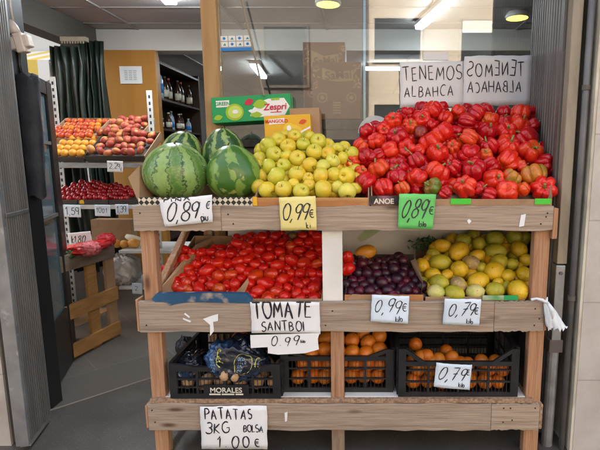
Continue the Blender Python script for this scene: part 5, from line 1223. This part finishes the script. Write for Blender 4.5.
o = tag(MB().tube([Vector((0, 0, 0)), p1 - p0], .0055, 8).build('wooden_stick', M['cream_post'], loc=p0), 'thin tan stick slanting down the window to the green carton', 'stick')
o = tag(MB().box((-.07, 0, -.02), (.07, .002, .02)).build('paper_note', M['paper'], loc=at(436, 56, 2.593)), 'narrow pale paper note above the left handwritten sign', 'note')

# ------------------------------------------------------------------ handwritten signs in the window
card('window_sign', 'white sign reading TENEMOS ALBAHACA taped to the window', 432, 84.5, 2.57, 64, 44, -1.2, M['paper'],
     [('TENEMOS', .05, .60, .30, 1.25, dict(gap=.18, wide=.78)), ('ALBAHCA', .07, .24, .24, 1.15, dict(gap=.20, wide=.80, slant=.05))], cat='sign', curl=.003, seed=3)
card('window_sign', 'white sign showing its writing mirrored, right of the readable sign', 498, 81, 2.565, 69, 48, -1.0, M['paper'],
     [('TENEMOS', .05, .60, .28, 1.3, dict(gap=.16, wide=.76, mirror=True)), ('ALBAHACA', .06, .27, .22, 1.2, dict(gap=.20, wide=.74, mirror=True))], cat='sign', curl=.006, seed=5)

# ------------------------------------------------------------------ price cards on the stand
YK = YF - .014
card('price_card', 'white card reading 0,89 under the watermelons', 187.5, 211, YK, 52, 27, -5.5, M['paper'], [('0,89', .06, .16, .62, 1.7, dict(slant=.30, gap=.10, wide=.86)), ('€', .85, .50, .30, 1.3, dict(slant=.2)), ('piu', .74, .08, .26, 1.3, dict(gap=.05)), ('FINA', .08, .90, .30, 1.6, dict(wide=1.1, gap=.35))], group='price cards on the stand', seed=2, corners=(.02, .05))
card('price_card', 'yellow card reading 0,99 on the top board under the apples', 298, 213.5, YK, 36.5, 33.5, -2, M['paper_y'], [('0,99', .05, .30, .50, 1.6, dict(slant=.28, gap=.03, wide=.78)), ('€', .82, .36, .26, 1.2), ('k', .72, .06, .18, 1.1), ('i', .82, .06, .18, 1.1)], group='price cards on the stand', seed=4)
card('price_card', 'bright green card reading 0,89 on the top board under the peppers', 417, 211.5, YK, 37, 35, 1.5, M['paper_g'], [('0,89', .05, .30, .52, 1.7, dict(slant=.35, gap=.02, wide=.66)), ('€', .82, .42, .24, 1.2), ('kilo', .56, .06, .17, 1.1, dict(gap=.1))], group='price cards on the stand', seed=6, corners=(.0, .06))
card('price_card', 'pale blue card reading 0,99 on the middle board under the plums', 390, 309, YK, 37.5, 28, 2.5, M['paper_b'], [('0,99', .07, .36, .46, 1.1, dict(slant=.22, gap=.12, wide=.85)), ('€', .82, .44, .30, 1.), ('kilo', .66, .06, .20, .9, dict(gap=.08))], group='price cards on the stand', seed=8)
card('price_card', 'pale blue card reading 0,79 on the middle board under the lemons', 462, 312, YK, 37, 27.5, 2.5, M['paper_b'], [('0,79', .10, .36, .50, 1.2, dict(slant=.22, gap=.1, wide=.85)), ('€', .83, .44, .30, 1.1), ('kilo', .64, .06, .20, .9, dict(gap=.08))], group='price cards on the stand', seed=9)
card('price_card', 'pale card reading 0,79 clipped to the front of the right orange crate', 453, 376, 1.912, 36, 26, 4.5, M['paper_b'], [('0,79', .06, .34, .52, 1.2, dict(slant=.26, gap=.14, wide=.85)), ('€', .86, .56, .26, 1.), ('kilo', .68, .08, .18, .9, dict(gap=.08))], group='price cards on the stand', seed=12)
o = card('tomato_sign', 'torn white sign reading TOMATE SANTBOI 0,99 on the middle board', 285.5, 318, YK, 69, 33, 0, M['paper'], [('TOMATE', .04, .48, .60, 2.2, dict(gap=.13, wide=.56)), ('SANTBOI', .14, .08, .30, 1.5, dict(gap=.20, wide=.82))], cat='sign', seed=14, curl=.005)
k = sc(285, 340, YK, 1)
def sub_sheet(parent, u, v, pts, m, dy, lines, seed):
    c = at(u, v, YK) - parent.location; mb = MB(); P = [((a - u) * k, (v - b) * k) for a, b in pts]; N = len(P)
    mb.add([(x, 0, z) for x, z in P] + [(x, .001, z) for x, z in P], [tuple(range(N)), tuple(range(2 * N - 1, N - 1, -1))] + [(i, N + i, N + (i + 1) % N, (i + 1) % N) for i in range(N)])
    s = mb.build('torn_strip', m, parent, loc=(c.x, dy, c.z)); wb = MB()
    for q, (txt, a, b, h, sw, opt) in enumerate(lines):
        for st in strokes(txt, (a - u) * k, (v - b) * k, h * k, seed=seed + q, **opt): ribbon(wb, st, sw * k, lambda x, z: -.0005)
    wb.build('handwriting', M['ink'], s)
sub_sheet(o, 285, 343, [(251, 334), (320, 332), (318, 338), (319, 349), (305, 353), (278, 354.5), (268, 353), (268, 346.5), (251, 347.5)], M['paper'], -.008, [('0.99', 271, 345, 10, 1.15, dict(slant=.15, gap=.30)), ('kilo', 301, 342, 3.4, .8, dict(gap=.1))], 33)
card('potato_sign', 'white sign reading PATATAS 3KG 1.00 hanging from the bottom board', 234, 428, YK, 66, 46, .5, M['paper'], [('PATATAS', .07, .70, .24, 1.6, dict(gap=.22, wide=.66)), ('3KG', .08, .38, .24, 1.6, dict(gap=.22, wide=.9)), ('BOLSA', .64, .41, .15, 1.3, dict(gap=.12, wide=.8)), ('1.00', .24, .04, .27, 1.7, dict(gap=.34, wide=.95)), ('€', .81, .06, .18, 1.4)], cat='sign', seed=17, curl=.004)

# white plastic bag tied to the right leg
p = at(541, 299, 1.90); k = sc(541, 300, 1.9, 1)
t = empty('plastic_bag', 'white plastic bag knotted round the right leg of the stand', 'bag', p)
mb = MB(); n = 26; rows = 12; vs = []
for j in range(rows + 1):
    s = j / rows; cx = (4 + 13 * s) * k; cz = (-2 - 28 * s) * k; rx = (1.6 + 8.5 * s ** .7 - 2.0 * s * s) * k
    for i in range(n):
        a_ = 2 * math.pi * i / n; f = 1 + .22 * math.sin(4 * a_ + 1.2) * s + .12 * math.sin(9 * a_ + j * .5)
        vs.append((cx + rx * f * math.cos(a_) + (.8 * k * math.sin(i * 1.7) if j == rows else 0), -.012 + rx * .35 * f * math.sin(a_), cz + (2.5 * k * math.sin(i * 2.1) if j == rows else 0)))
mb.add(vs, [(j * n + i, (j + 1) * n + i, (j + 1) * n + (i + 1) % n, j * n + (i + 1) % n) for j in range(rows) for i in range(n)])
mb.build('hanging_sheet', M['white_bag'], t, smooth=True)
MB().tube([(-11 * k, -.012, 0), (-6 * k, -.014, 1.5 * k), (0, -.016, 0), (4 * k, -.016, -2 * k), (5 * k, -.014, 3 * k)], [1.6 * k, 1.2 * k, 1.8 * k, 2.2 * k, .5 * k], 8).build('knot', M['white_bag'], t, smooth=True)
mb = MB().tube([(5 * k, -.014, -2 * k), (10 * k, -.022, -10 * k), (11 * k, -.02, -20 * k)], [1.4 * k, 2.4 * k, .6 * k], 8); mb.build('loose_corner', M['white_bag'], t, smooth=True)

# ------------------------------------------------------------------ black plastic crates on the bottom tier
def black_crate(label, u0, u1, yf, h, dep, low=.80, yaw=0., slat=.0165):
    a, b = at(u0, 398, yf).x, at(u1, 398, yf).x; W = b - a; hx = W / 2
    t = empty('plastic_crate', label, 'crate', ((a + b) / 2, yf, SZ + .001), (0, 0, R(yaw)), group='black plastic crates on the bottom tier')
    MB().box((-hx + .004, .004, 0), (hx - .004, dep - .004, .008)).build('base', M['black'], t)
    def side(P0, P1, inner, lowc):
        mb = MB(); P0, P1 = Vector(P0), Vector(P1); d = (P1 - P0); L_ = d.length; d.normalize(); th = .011
        def bx(s0, s1, z0, z1, w_=th):
            c0, c1 = P0 + d * s0, P0 + d * s1; mb.bar((c0.x, c0.y, (z0 + z1) / 2), (c1.x, c1.y, (z0 + z1) / 2), w_, z1 - z0)
        hl = h * lowc
        bx(0, L_, .0, .022); bx(.03, L_ - .03, hl - .02, hl, .016)
        for z in (h * .30, h * .54): bx(0, L_, z, z + .007, .010)
        bx(0, .034, .0225, h, .014); bx(L_ - .034, L_, .0225, h, .014)
        for s in (.25, .5, .75): bx(L_ * s - .005, L_ * s + .005, .0225, hl - .0205, .012)
        n = int(L_ / slat)
        for i in range(1, n): 
            s = L_ * i / n; bx(s - .0012, s + .0012, .0225, hl - .0205, .003)
        if lowc < 1:
            for (s0, s1) in ((.03, .11), (L_ - .03, L_ - .11)):
                c0, c1 = P0 + d * s0, P0 + d * s1; mb.bar((c0.x, c0.y, h - .008), (c1.x, c1.y, hl - .006), .013, .016)
        return mb.build('side_wall', M['black'], t)
    side((-hx, 0, 0), (hx, 0, 0), 1, low); side((-hx, dep, 0), (hx, dep, 0), -1, 1.0); side((-hx, .014, 0), (-hx, dep - .014, 0), 1, 1.); side((hx, .014, 0), (hx, dep - .014, 0), 1, 1.)
    return t, W
t1, W1 = black_crate('black plastic crate of bagged potatoes with white lettering on its front', 171, 281, 1.912, .160, .40, .92)
print_text('lettering', 'MORALES', .033, M['label_cream'], t1, (.005, -.0105, .040), bold=.0005)
mb = MB().box((-.07, -.0095, .018), (-.02, -.0075, .024)); mb.box((-.015, -.0095, .018), (.04, -.0075, .024)); mb.box((.046, -.0095, .018), (.08, -.0075, .024)); mb.build('small_print', M['label_cream'], t1)
MB().box((-.095, -.0075, .012), (.105, .0, .064)).build('front_plate', M['black'], t1)
t2, W2 = black_crate('black slatted plastic crate of oranges at the middle post', 282, 393, 1.966, .205, .40, .84)
t3, W3 = black_crate('black slatted plastic crate of oranges nearest the right leg', 398, 517, 1.925, .225, .40, .74)
MB().box((-W3 / 2 + .015, .385, .2255), (W3 / 2 - .015, .395, .33)).build('rear_extension', M['black'], t3)
def crate_fruit(t, W, yf, top, layers, cols, dia, seed, lab, fill=lambda i, j, l: True):
    r = random.Random(seed); items = []
    for l in range(layers):
        for j in range(3):
            for i in range(cols):
                if not fill(i, j, l): continue
                x = t.location.x - W / 2 + .035 + dia / 2 + (W - .07 - dia) * i / (cols - 1) + r.uniform(-.006, .006) + (.02 if (l + j) % 2 else -.0)
                x = min(x, t.location.x + W / 2 - .02 - dia / 2)
                y = yf + .016 + dia * .5 + j * dia * .98 + r.uniform(0, .006); z = SZ + .012 + dia * .5 + l * dia * .86 + r.uniform(-.003, .003)
                o = put_fruit('orange', 'orange', 'orange', (x, y, z), dia * r.uniform(.94, 1.03), (r.uniform(0, 6), r.uniform(0, 6), 0), 'orange', 'oranges in the ' + lab, r.randrange(5)); items.append((o, 'plain orange'))
    return items
it = crate_fruit(t2, W2, 1.966, .2, 2, 7, .072, 3, 'middle crate', lambda i, j, l: j < 2)
OR2 = zoom([(225, 70, 68), (220, 126, 70), (355, 76, 64), (415, 60, 60), (440, 86, 62), (490, 60, 54), (362, 131, 66), (430, 126, 66), (492, 121, 62), (150, 142, 60), (290, 75, 60), (290, 130, 60), (100, 130, 60), (165, 75, 60), (100, 75, 60)], 280, 325, 5.)
P = [at(u, v, 2.01 + (355 - v) / 14 * .065) for u, v, s in OR2]; P = relax(P, [.074] * len(P), .9)
for i, p in enumerate(P): it.append((put_fruit('orange', 'orange', 'orange', p, .074, (i, i * 2, 0), 'orange', 'oranges in the middle crate', i % 5), 'plain orange'))
label_rows(it, 4, 'the middle orange crate')
it = crate_fruit(t3, W3, 1.925, .2, 2, 7, .070, 5, 'right crate', lambda i, j, l: j < 2 and (l == 0 or i not in (4,)))
OR3 = zoom([(222, 95, 50), (243, 119, 52), (195, 126, 48), (150, 112, 46), (165, 130, 46), (300, 142, 44), (128, 116, 40), (275, 140, 44), (110, 70, 60, 'r')], 385, 325, 3.636)
P = [at(u, v, (2.03 if v > 354 else 2.13)) for u, v, s, *c in OR3]
for i, p in enumerate(P): it.append((put_fruit('orange', 'orange', 'orange', p, .068, (i, i * 2, 0), 'orange', 'oranges in the right crate', i % 5), 'plain orange'))
label_rows(it, 3, 'the right orange crate')
# potatoes and their printed bag
rp = random.Random(21)
def potato(p, s, lab, name='potato'):
    me, _ = fruit_mesh('lemon', rp.randrange(4), 'potato'); o = bpy.data.objects.new(name, me); C.objects.link(o); o.location = p; o.scale = (s * rp.uniform(.9, 1.1), s * .85, s * rp.uniform(.9, 1.05)); o.rotation_euler = (rp.uniform(0, 6), rp.uniform(0, 6), rp.uniform(0, 6))
    return tag(o, lab, 'potato', 'potatoes in the black crate')
potato(at(224.5, 374.5, 1.90), .058, 'pale potato poking out under the printed bag, left of two').rotation_euler = (1.5, 1.4, .2)
potato(at(235.5, 375, 1.90), .056, 'pale potato poking out under the printed bag, right of two').rotation_euler = (1.5, 1.6, -.2)
its = []
for i in range(6):
    for j in range(3):
        o = potato((t1.location.x - W1 / 2 + .06 + i * .079, 1.965 + j * .085, SZ + .05 + rp.uniform(0, .01)), .075, None); its.append((o, 'dusty potato'))
label_rows(its, 3, 'the left crate')
def crumple(name, label, cat, u, v, Y, wpx, hpx, dep, m, seed, amp=.14, n=64, mm=40, rot=0., taper=0., ridge=.25):
    p = at(u, v, Y); k = sc(u, v, Y, 1); W, H = wpx * k, hpx * k; t = empty(name, label, cat, p, (0, R(rot), 0)); rs = Vector((seed * 3.1, seed * 1.7, 0))
    def fn(th, ph):
        s, c = math.sin(th), math.cos(th); q = Vector((s * math.cos(ph), s * math.sin(ph), c))
        e = 1 + amp * mnoise.noise(q * 2.2 + rs) + amp * .8 * (abs(mnoise.noise(q * 5 + rs)) - .3) + amp * .35 * mnoise.noise(q * 12 + rs)
        sg = lambda x, e_: math.copysign(abs(x) ** e_, x)
        x_ = sg(q.x, .75); tp = 1 - taper * abs(x_) ** 2.5; rd = 1 + ridge * (abs(mnoise.noise(Vector((q.x * 7, q.y * 3, q.z * 3)) + rs)) - .25)
        return (x_ * e * W / 2, sg(q.y, .8) * e * rd * tp * dep / 2, sg(q.z, .75) * e * rd * tp * H / 2 - taper * .12 * H * abs(x_))
    me = ball(n, mm, fn, name, m); o = bpy.data.objects.new('film', me); C.objects.link(o); o.parent = t; return t, W, H
t, W, H = crumple('potato_bag', 'crumpled black and blue plastic bag of potatoes lying on the left crate', 'bag', 237, 357, 1.955, 64, 40, .17, M['bag_film'], 4, rot=4, taper=.55, ridge=.5)
from mathutils.bvhtree import BVHTree
film = [o for o in t.children if o.name.startswith('film')][0]
bvh = BVHTree.FromPolygons([v.co for v in film.data.vertices], [tuple(p.vertices) for p in film.data.polygons])
def on_film(x, z):
    h_ = bvh.ray_cast(Vector((x, -1, z)), Vector((0, 1, 0)))[0]
    return (h_.y if h_ is not None else 0.) - .0008
mb = MB()
def yel(c, rx, rz, a0, a1, wd):
    ribbon(mb, [(c[0] + rx * math.cos(R(a0 + (a1 - a0) * i / 30)), c[1] + rz * math.sin(R(a0 + (a1 - a0) * i / 30))) for i in range(31)], wd, on_film)
yel((W * .16, H * .02), W * .13, H * .26, 0, 360, .0028)
yel((-W * .20, H * .22), W * .045, H * .10, 60, 300, .006); yel((-W * .19, -H * .02), W * .055, H * .09, 20, 270, .006); yel((W * .36, H * .02), W * .03, H * .10, 60, 300, .005); yel((-W * .21, H * .10), W * .03, H * .06, 0, 250, .004)
mb.build('yellow_print', M['bag_yellow'], t)
mb = MB()
for j in range(4):
    for st in strokes(('OCO', 'HECO', 'LOU', 'CU')[j], W * .09, H * (.12 - .09 * j), H * .055, gap=.3): ribbon(mb, st, .0016, on_film)
mb.build('pale_print', M['pale_blue'], t)
mb = MB()
for j in range(5):
    for st in strokes(('SUO', 'OLE', 'CUO', 'EOL', 'OU')[j], -W * (.36 - .01 * j), H * (.02 - .07 * j), H * .045, gap=.3): ribbon(mb, st, .0014, on_film)
mb.build('pale_print', M['pale_blue'], t)
crumple('potato_bag', 'crumpled dark plastic bag in the left end of the left crate', 'bag', 194, 365, 2.04, 34, 24, .2, M['bag_film'], 9, amp=.22)
crumple('paper_sack', 'folded black bag edge standing at the back corner of the left crate', 'bag', 186, 349, 2.2, 18, 24, .08, M['black'], 6, amp=.2, n=32, mm=20)
t = empty('red_net', 'small red net sack glimpsed behind the potato bag', 'bag', at(243, 341, 2.34))
MB().lathe([(.02, -.08), (.06, -.06), (.065, 0), (.05, .06), (.02, .085)], 16).build('net', M['red_net'], t, smooth=True)

# ================================================================== rack at the back left
YR = 3.3
t = empty('shelf_rack', 'perforated metal rack carrying crates of peaches and small tomatoes', 'rack', (-1.5, YR, 0))
def perf(x, y, zt, w_=.042):
    mb = MB().box((x - w_ / 2 + 1.5, y - .004, 0), (x + w_ / 2 + 1.5, y + .004, zt)); z = .1
    while z < zt - .05: mb.box((x - .007 + 1.5, y - .0055, z), (x + .007 + 1.5, y - .0042, z + .024), 1); z += .05
    return mb
xl = at(61, 150, 3.72).x; xr = at(153, 150, YR + .42).x
perf(xl, .40, 1.96).build('upright', [M['rack_metal'], M['hole']], t)
perf(xr, .42, 1.86).build('upright', [M['rack_metal'], M['hole']], t)
zs1, zs2 = at(100, 163, YR).z, at(100, 205, YR).z
xs0, xs1 = at(36, 163, YR).x + 1.5, at(148, 163, YR).x + 1.5
MB().box((xs0, 0, zs1 - .035), (xs1, .42, zs1)).build('shelf', M['rack_grey'], t, bevel=.003)
MB().box((xs0, 0, zs2 - .03), (xs1, .42, zs2)).build('shelf', M['rack_metal'], t, bevel=.003)
zs3, zs4 = at(130, 250, 3.66).z, at(120, 286, 3.62).z
MB().box((xs0 + .35, .34, zs3 - .025), (xs1 + .12, .74, zs3)).build('shelf', M['rack_metal'], t, bevel=.003)
MB().box((xs0 + .35, .30, zs4 - .025), (xs1 + .12, .70, zs4)).build('shelf', M['rack_metal'], t, bevel=.003)
def rack_crate(label, u0, u1, vf, vb, Y, m, hgt, end_r=True, rise=.0):
    """tilted tray whose floor runs from pixel row vf (front) to vb (back)"""
    a, b = at(u0, vf, Y), at(u1, vf, Y); W = b.x - a.x; z0 = a.z; dep = .30
    zb = at(u0, vb, Y + dep).z; ang = math.atan2(zb - z0, dep)
    t = empty('fruit_tray', label, 'tray', ((a.x + b.x) / 2, Y, z0), (ang, 0, 0), group='fruit trays on the rack'); hx = W / 2; Ld = dep / math.cos(ang)
    MB().box((-hx, 0, -.008), (hx, Ld, 0)).build('base', m, t); MB().box((-hx, -.006, -.02), (hx, -.0005, hgt)).build('front_wall', m, t)
    for s in (-1, 1):
        MB().add([(s * hx, 0, 0), (s * hx, Ld, 0), (s * hx, Ld, hgt * 2.2), (s * hx, 0, hgt), (s * (hx + .006), 0, 0), (s * (hx + .006), Ld, 0), (s * (hx + .006), Ld, hgt * 2.2), (s * (hx + .006), 0, hgt)], [(0, 1, 2, 3), (7, 6, 5, 4), (3, 2, 6, 7), (0, 3, 7, 4), (1, 5, 6, 2)]).build('end_wall', M['card'] if s > 0 else m, t)
    MB().box((-hx, Ld, 0), (hx, Ld + .005, hgt * 2.2)).build('back_wall', M['card'], t)
    return t, W, Ld, ang
def tray_fruit(t, W, Ld, ang, kind, name, mk, dia, cols, rows, cat, grp, desc, where, seed, jit=.004, flatrot=False, lift=.5):
    r = random.Random(seed); items = []; Mx = Matrix.Translation(t.location) @ Euler((ang, 0, 0)).to_matrix().to_4x4()
    for j in range(rows):
        n = cols - (j % 2)
        for i in range(n):
            x = -W / 2 + dia * .55 + (W - dia * 1.1) * (i + (.5 if j % 2 else 0)) / (cols - 1); y = dia * .55 + j * (Ld - dia) / max(1, rows - 1) * 1.0
            p = Mx @ Vector((x + r.uniform(-jit, jit), y + r.uniform(-jit, jit), dia * lift + r.uniform(0, jit * 2.5)))
            rot = (ang + R(r.uniform(-35, 50)), R(r.uniform(-35, 35)), r.uniform(0, 6)) if flatrot else (r.uniform(0, 6), r.uniform(0, 6), r.uniform(0, 6))
            o = put_fruit(kind, name, mk(r) if callable(mk) else mk, p, dia * r.uniform(.94, 1.06), rot, cat, grp, r.randrange(5)); items.append((o, desc))
    label_rows(items, rows, where)
tr = rack_crate('cardboard tray of nectarines at the upper left of the rack', 45, 92, 141, 124, YR + .26, M['card'], .022)
tray_fruit(*tr, 'orange', 'nectarine', lambda r: r.choice(('nect', 'nect', 'nect', 'orange')), .052, 7, 5, 'nectarine', 'nectarines on the rack', 'red and orange nectarine', 'the nectarine tray', 31)
tr = rack_crate('cardboard tray of flat peaches at the upper right of the rack', 97, 139, 139, 124, YR + .26, M['card'], .022)
tray_fruit(*tr, 'peach', 'flat_peach', 'peach', .064, 6, 4, 'peach', 'flat peaches in the upper tray', 'blushed flat peach', 'the upper peach tray', 32, flatrot=True, jit=.012)
tr = rack_crate('dark tray of golden apricots at the lower left of the rack', 44, 84, 159, 142, YR + .01, M['dark_card'], .016)
tray_fruit(*tr, 'orange', 'apricot', 'apricot', .058, 5, 4, 'apricot', 'apricots on the rack', 'golden orange apricot', 'the apricot tray', 33, jit=.002)
tr = rack_crate('dark tray of flat peaches at the lower right of the rack', 86, 145, 159, 139, YR + .01, M['dark_card'], .026)
tray_fruit(*tr, 'peach', 'flat_peach', 'peach', .064, 7, 4, 'peach', 'flat peaches in the lower tray', 'blushed flat peach', 'the lower peach tray', 34, flatrot=True, jit=.012)
# small red tomatoes on the second shelf
for (u0, u1, lb, m) in ((54, 77, 'dark carton of small tomatoes at the left of the second shelf', M['dark_card']), (78, 108, 'dark carton with a small yellow emblem holding small tomatoes', M['dark_card']), (109, 133, 'dark carton of small tomatoes nearest the orange panel', M['dark_card'])):
    a, b = at(u0, 203, YR + .01), at(u1, 203, YR + .01); hx = (b.x - a.x) / 2
    t = empty('tomato_punnet', lb, 'carton', ((a.x + b.x) / 2, YR + .01, zs2), group='cartons of small tomatoes on the rack')
    MB().box((-hx, 0, .001), (hx, .32, .035)).build('box', m, t, bevel=.002)
    if u0 == 78: MB().poly([(-hx + .012, .008), (-hx + .045, .008), (-hx + .045, .03), (-hx + .03, .038), (-hx + .012, .03)], -.002).build('emblem', M['y_box'], t)
CT = []; rc = random.Random(41)
for j, (v, a, b) in enumerate(((198, 54, 132), (194.5, 56, 133), (191, 58, 133), (188, 63, 131), (185.5, 74, 126), (183, 80, 100))):
    u = a + (2.6 if j % 2 else 0)
    while u < b: CT.append((u + rc.uniform(-1, 1), v + rc.uniform(-1, 1), rc.uniform(5.2, 6.8))); u += 5.2
its = []
P = [at(u, v, YR + .05 + (198 - v) / 15 * .22) for u, v, s in CT]; P = relax(P, [sc(u, v, YR + .1, s) for u, v, s in CT], .8)
for i, (u, v, s) in enumerate(CT):
    o = put_fruit('small', 'small_tomato', 'cherry', P[i], sc(u, v, YR + .1, s), (i, i * 1.3, i * .7), 'tomato', 'small tomatoes on the rack', i % 4); its.append((o, 'small red tomato'))
label_rows(its, 6, 'the rack heap')
# squash and bread-like gourds on the low shelf, cloudy bag, cards
for k_, (u, v, s, rt, lb) in enumerate(((117, 246, .075, .3, 'orange squash at the left of the low white shelf'), (124, 243.5, .07, .8, 'orange squash with a pale tip in the middle of the low white shelf'), (134, 245, .085, 1.2, 'yellow orange squash at the right of the low white shelf'))):
    o = put_fruit('lemon', 'squash', 'squash', (at(u, v, 3.75).x, 3.75, zs3 + s * .46), s, (R(80), R(60 + 40 * k_), rt), 'squash', 'squashes on the low shelf', k_, label=lb)
pp = [at(126, 236, 3.8), at(131, 238, 3.8), at(136, 239.5, 3.8), at(142, 239, 3.8)]
o = tag(MB().tube([q - pp[0] for q in pp], [.018, .03, .03, .015], 10).build('long_squash', M['label_cream'], smooth=True, loc=pp[0]), 'curved pale squash lying behind the orange ones on the low shelf', 'squash')
o = tag(MB().box((-.2, 0, 0), (.14, .1, .22)).build('brown_carton', M['card'], loc=(at(122, 250, 3.95).x, 3.86, zs3 + .001), bevel=.003), 'plain brown carton at the back of the low white shelf', 'carton')
crumple('clear_sack', 'cloudy plastic sack of pale bread on the bottom shelf', 'bag', 123, 269, 3.72, 31, 30, .24, M['clear_bag'], 12, amp=.16)
card('shelf_card', 'small white price card on the peach shelf of the rack', 115, 166.5, YR - .012, 15.5, 11, 2, M['paper'], [('2,29', .12, .28, .5, .6, dict(gap=.12, wide=.9)), ('€', .84, .1, .3, .45)], group='price cards on the rack', seed=21, curl=.002, thin=M['ink_thin'])
card('shelf_card', 'white price card reading 1,59 at the left of the tomato shelf', 72.5, 211, YR - .012, 17, 12.5, 2, M['paper_b'], [('1,59', .10, .22, .58, .8, dict(gap=.16, wide=.9))], group='price cards on the rack', seed=22, curl=.002)
card('shelf_card', 'white price card reading kg in the middle of the tomato shelf', 102.5, 210.5, YR - .012, 15.5, 11.5, 1, M['paper_b'], [('1001', .10, .3, .42, .6, dict(gap=.2, wide=.9))], group='price cards on the rack', seed=23, curl=.002, thin=M['ink_thin'])
for o in [q for q in bpy.data.objects if q.get('label') == 'white price card reading kg in the middle of the tomato shelf']: o['label'] = 'white price card with thin writing in the middle of the tomato shelf'
card('shelf_card', 'white price card reading 1,39 at the right of the tomato shelf', 122, 209.5, YR - .012, 12.5, 10.5, 0, M['paper_b'], [('1,39', .08, .22, .58, .6, dict(gap=.1, wide=.8))], group='price cards on the rack', seed=24, curl=.002)
card('shelf_card', 'small tag hanging from the bottom white shelf', 137, 288.5, 3.58, 10, 11.5, 2, M['paper_b'], [('2', .3, .3, .4, .5)], group='price cards on the rack', seed=25, curl=.001, thin=M['ink_thin'])

# ------------------------------------------------------------------ crate table in the doorway
t = empty('crate_table', 'rough table of brown and yellow boards behind the glass door', 'table', (-1.905, 3.16, 0), (0, 0, R(-10)))
def sb(nm, z0, z1, m, dz=0.): 
    MB().add([(.262, -.26, z0), (.262, .24, z0 + dz), (.262, .24, z1 + dz), (.262, -.26, z1), (.282, -.26, z0), (.282, .24, z0 + dz), (.282, .24, z1 + dz), (.282, -.26, z1)], [(0, 1, 2, 3), (7, 6, 5, 4), (3, 2, 6, 7), (0, 4, 5, 1), (1, 5, 6, 2), (0, 3, 7, 4)]).build(nm, m, t, bevel=.002)
sb('side_board', .61, .715, M['pallet_grey']); sb('side_board', .285, .385, M['pallet'], .0); sb('side_board', .02, .115, M['pallet'], .0)
for y in (-.02, .16): MB().box((.238, y, .0), (.261, y + .085, .70)).build('post', M['card'] if y > 0 else M['pallet'], t)
MB().box((-.26, -.25, 0), (-.23, .24, .70)).build('side_panel', M['pallet_grey'], t)
MB().box((-.26, -.25, .64), (.26, .24, .66)).build('top', M['pallet_grey'], t)
MB().box((-.22, -.24, .2), (.235, .22, .215)).build('lower_shelf', M['card'], t)
crumple('red_bag', 'smooth red plastic bag spread on the crate table', 'bag', 86, 248, 3.10, 40, 11, .30, M['red_plastic'], 3, amp=.2, rot=-8)
crumple('red_net', 'red net bag lying on the edge of the crate table', 'bag', 90, 249, 3.02, 17, 14, .12, M['red_net'], 5, amp=.12)
crumple('red_bag', 'red plastic bag standing up at the back of the crate table', 'bag', 106, 240, 3.28, 17, 13, .10, M['red_plastic'], 8, amp=.16)
crumple('green_produce', 'dark green leafy bundle on the near corner of the crate table', 'vegetable', 69, 254, 2.99, 15, 9, .12, M['green_leaf'], 7, amp=.3)
card('shelf_card', 'tilted white card reading 1,80 above the red bags', 80, 238.5, 3.25, 23, 13, -5, M['paper'], [('k1,80', .1, .2, .55, .9, dict(slant=.3, gap=.08, wide=.8))], group='price cards on the rack', seed=27, curl=.003)
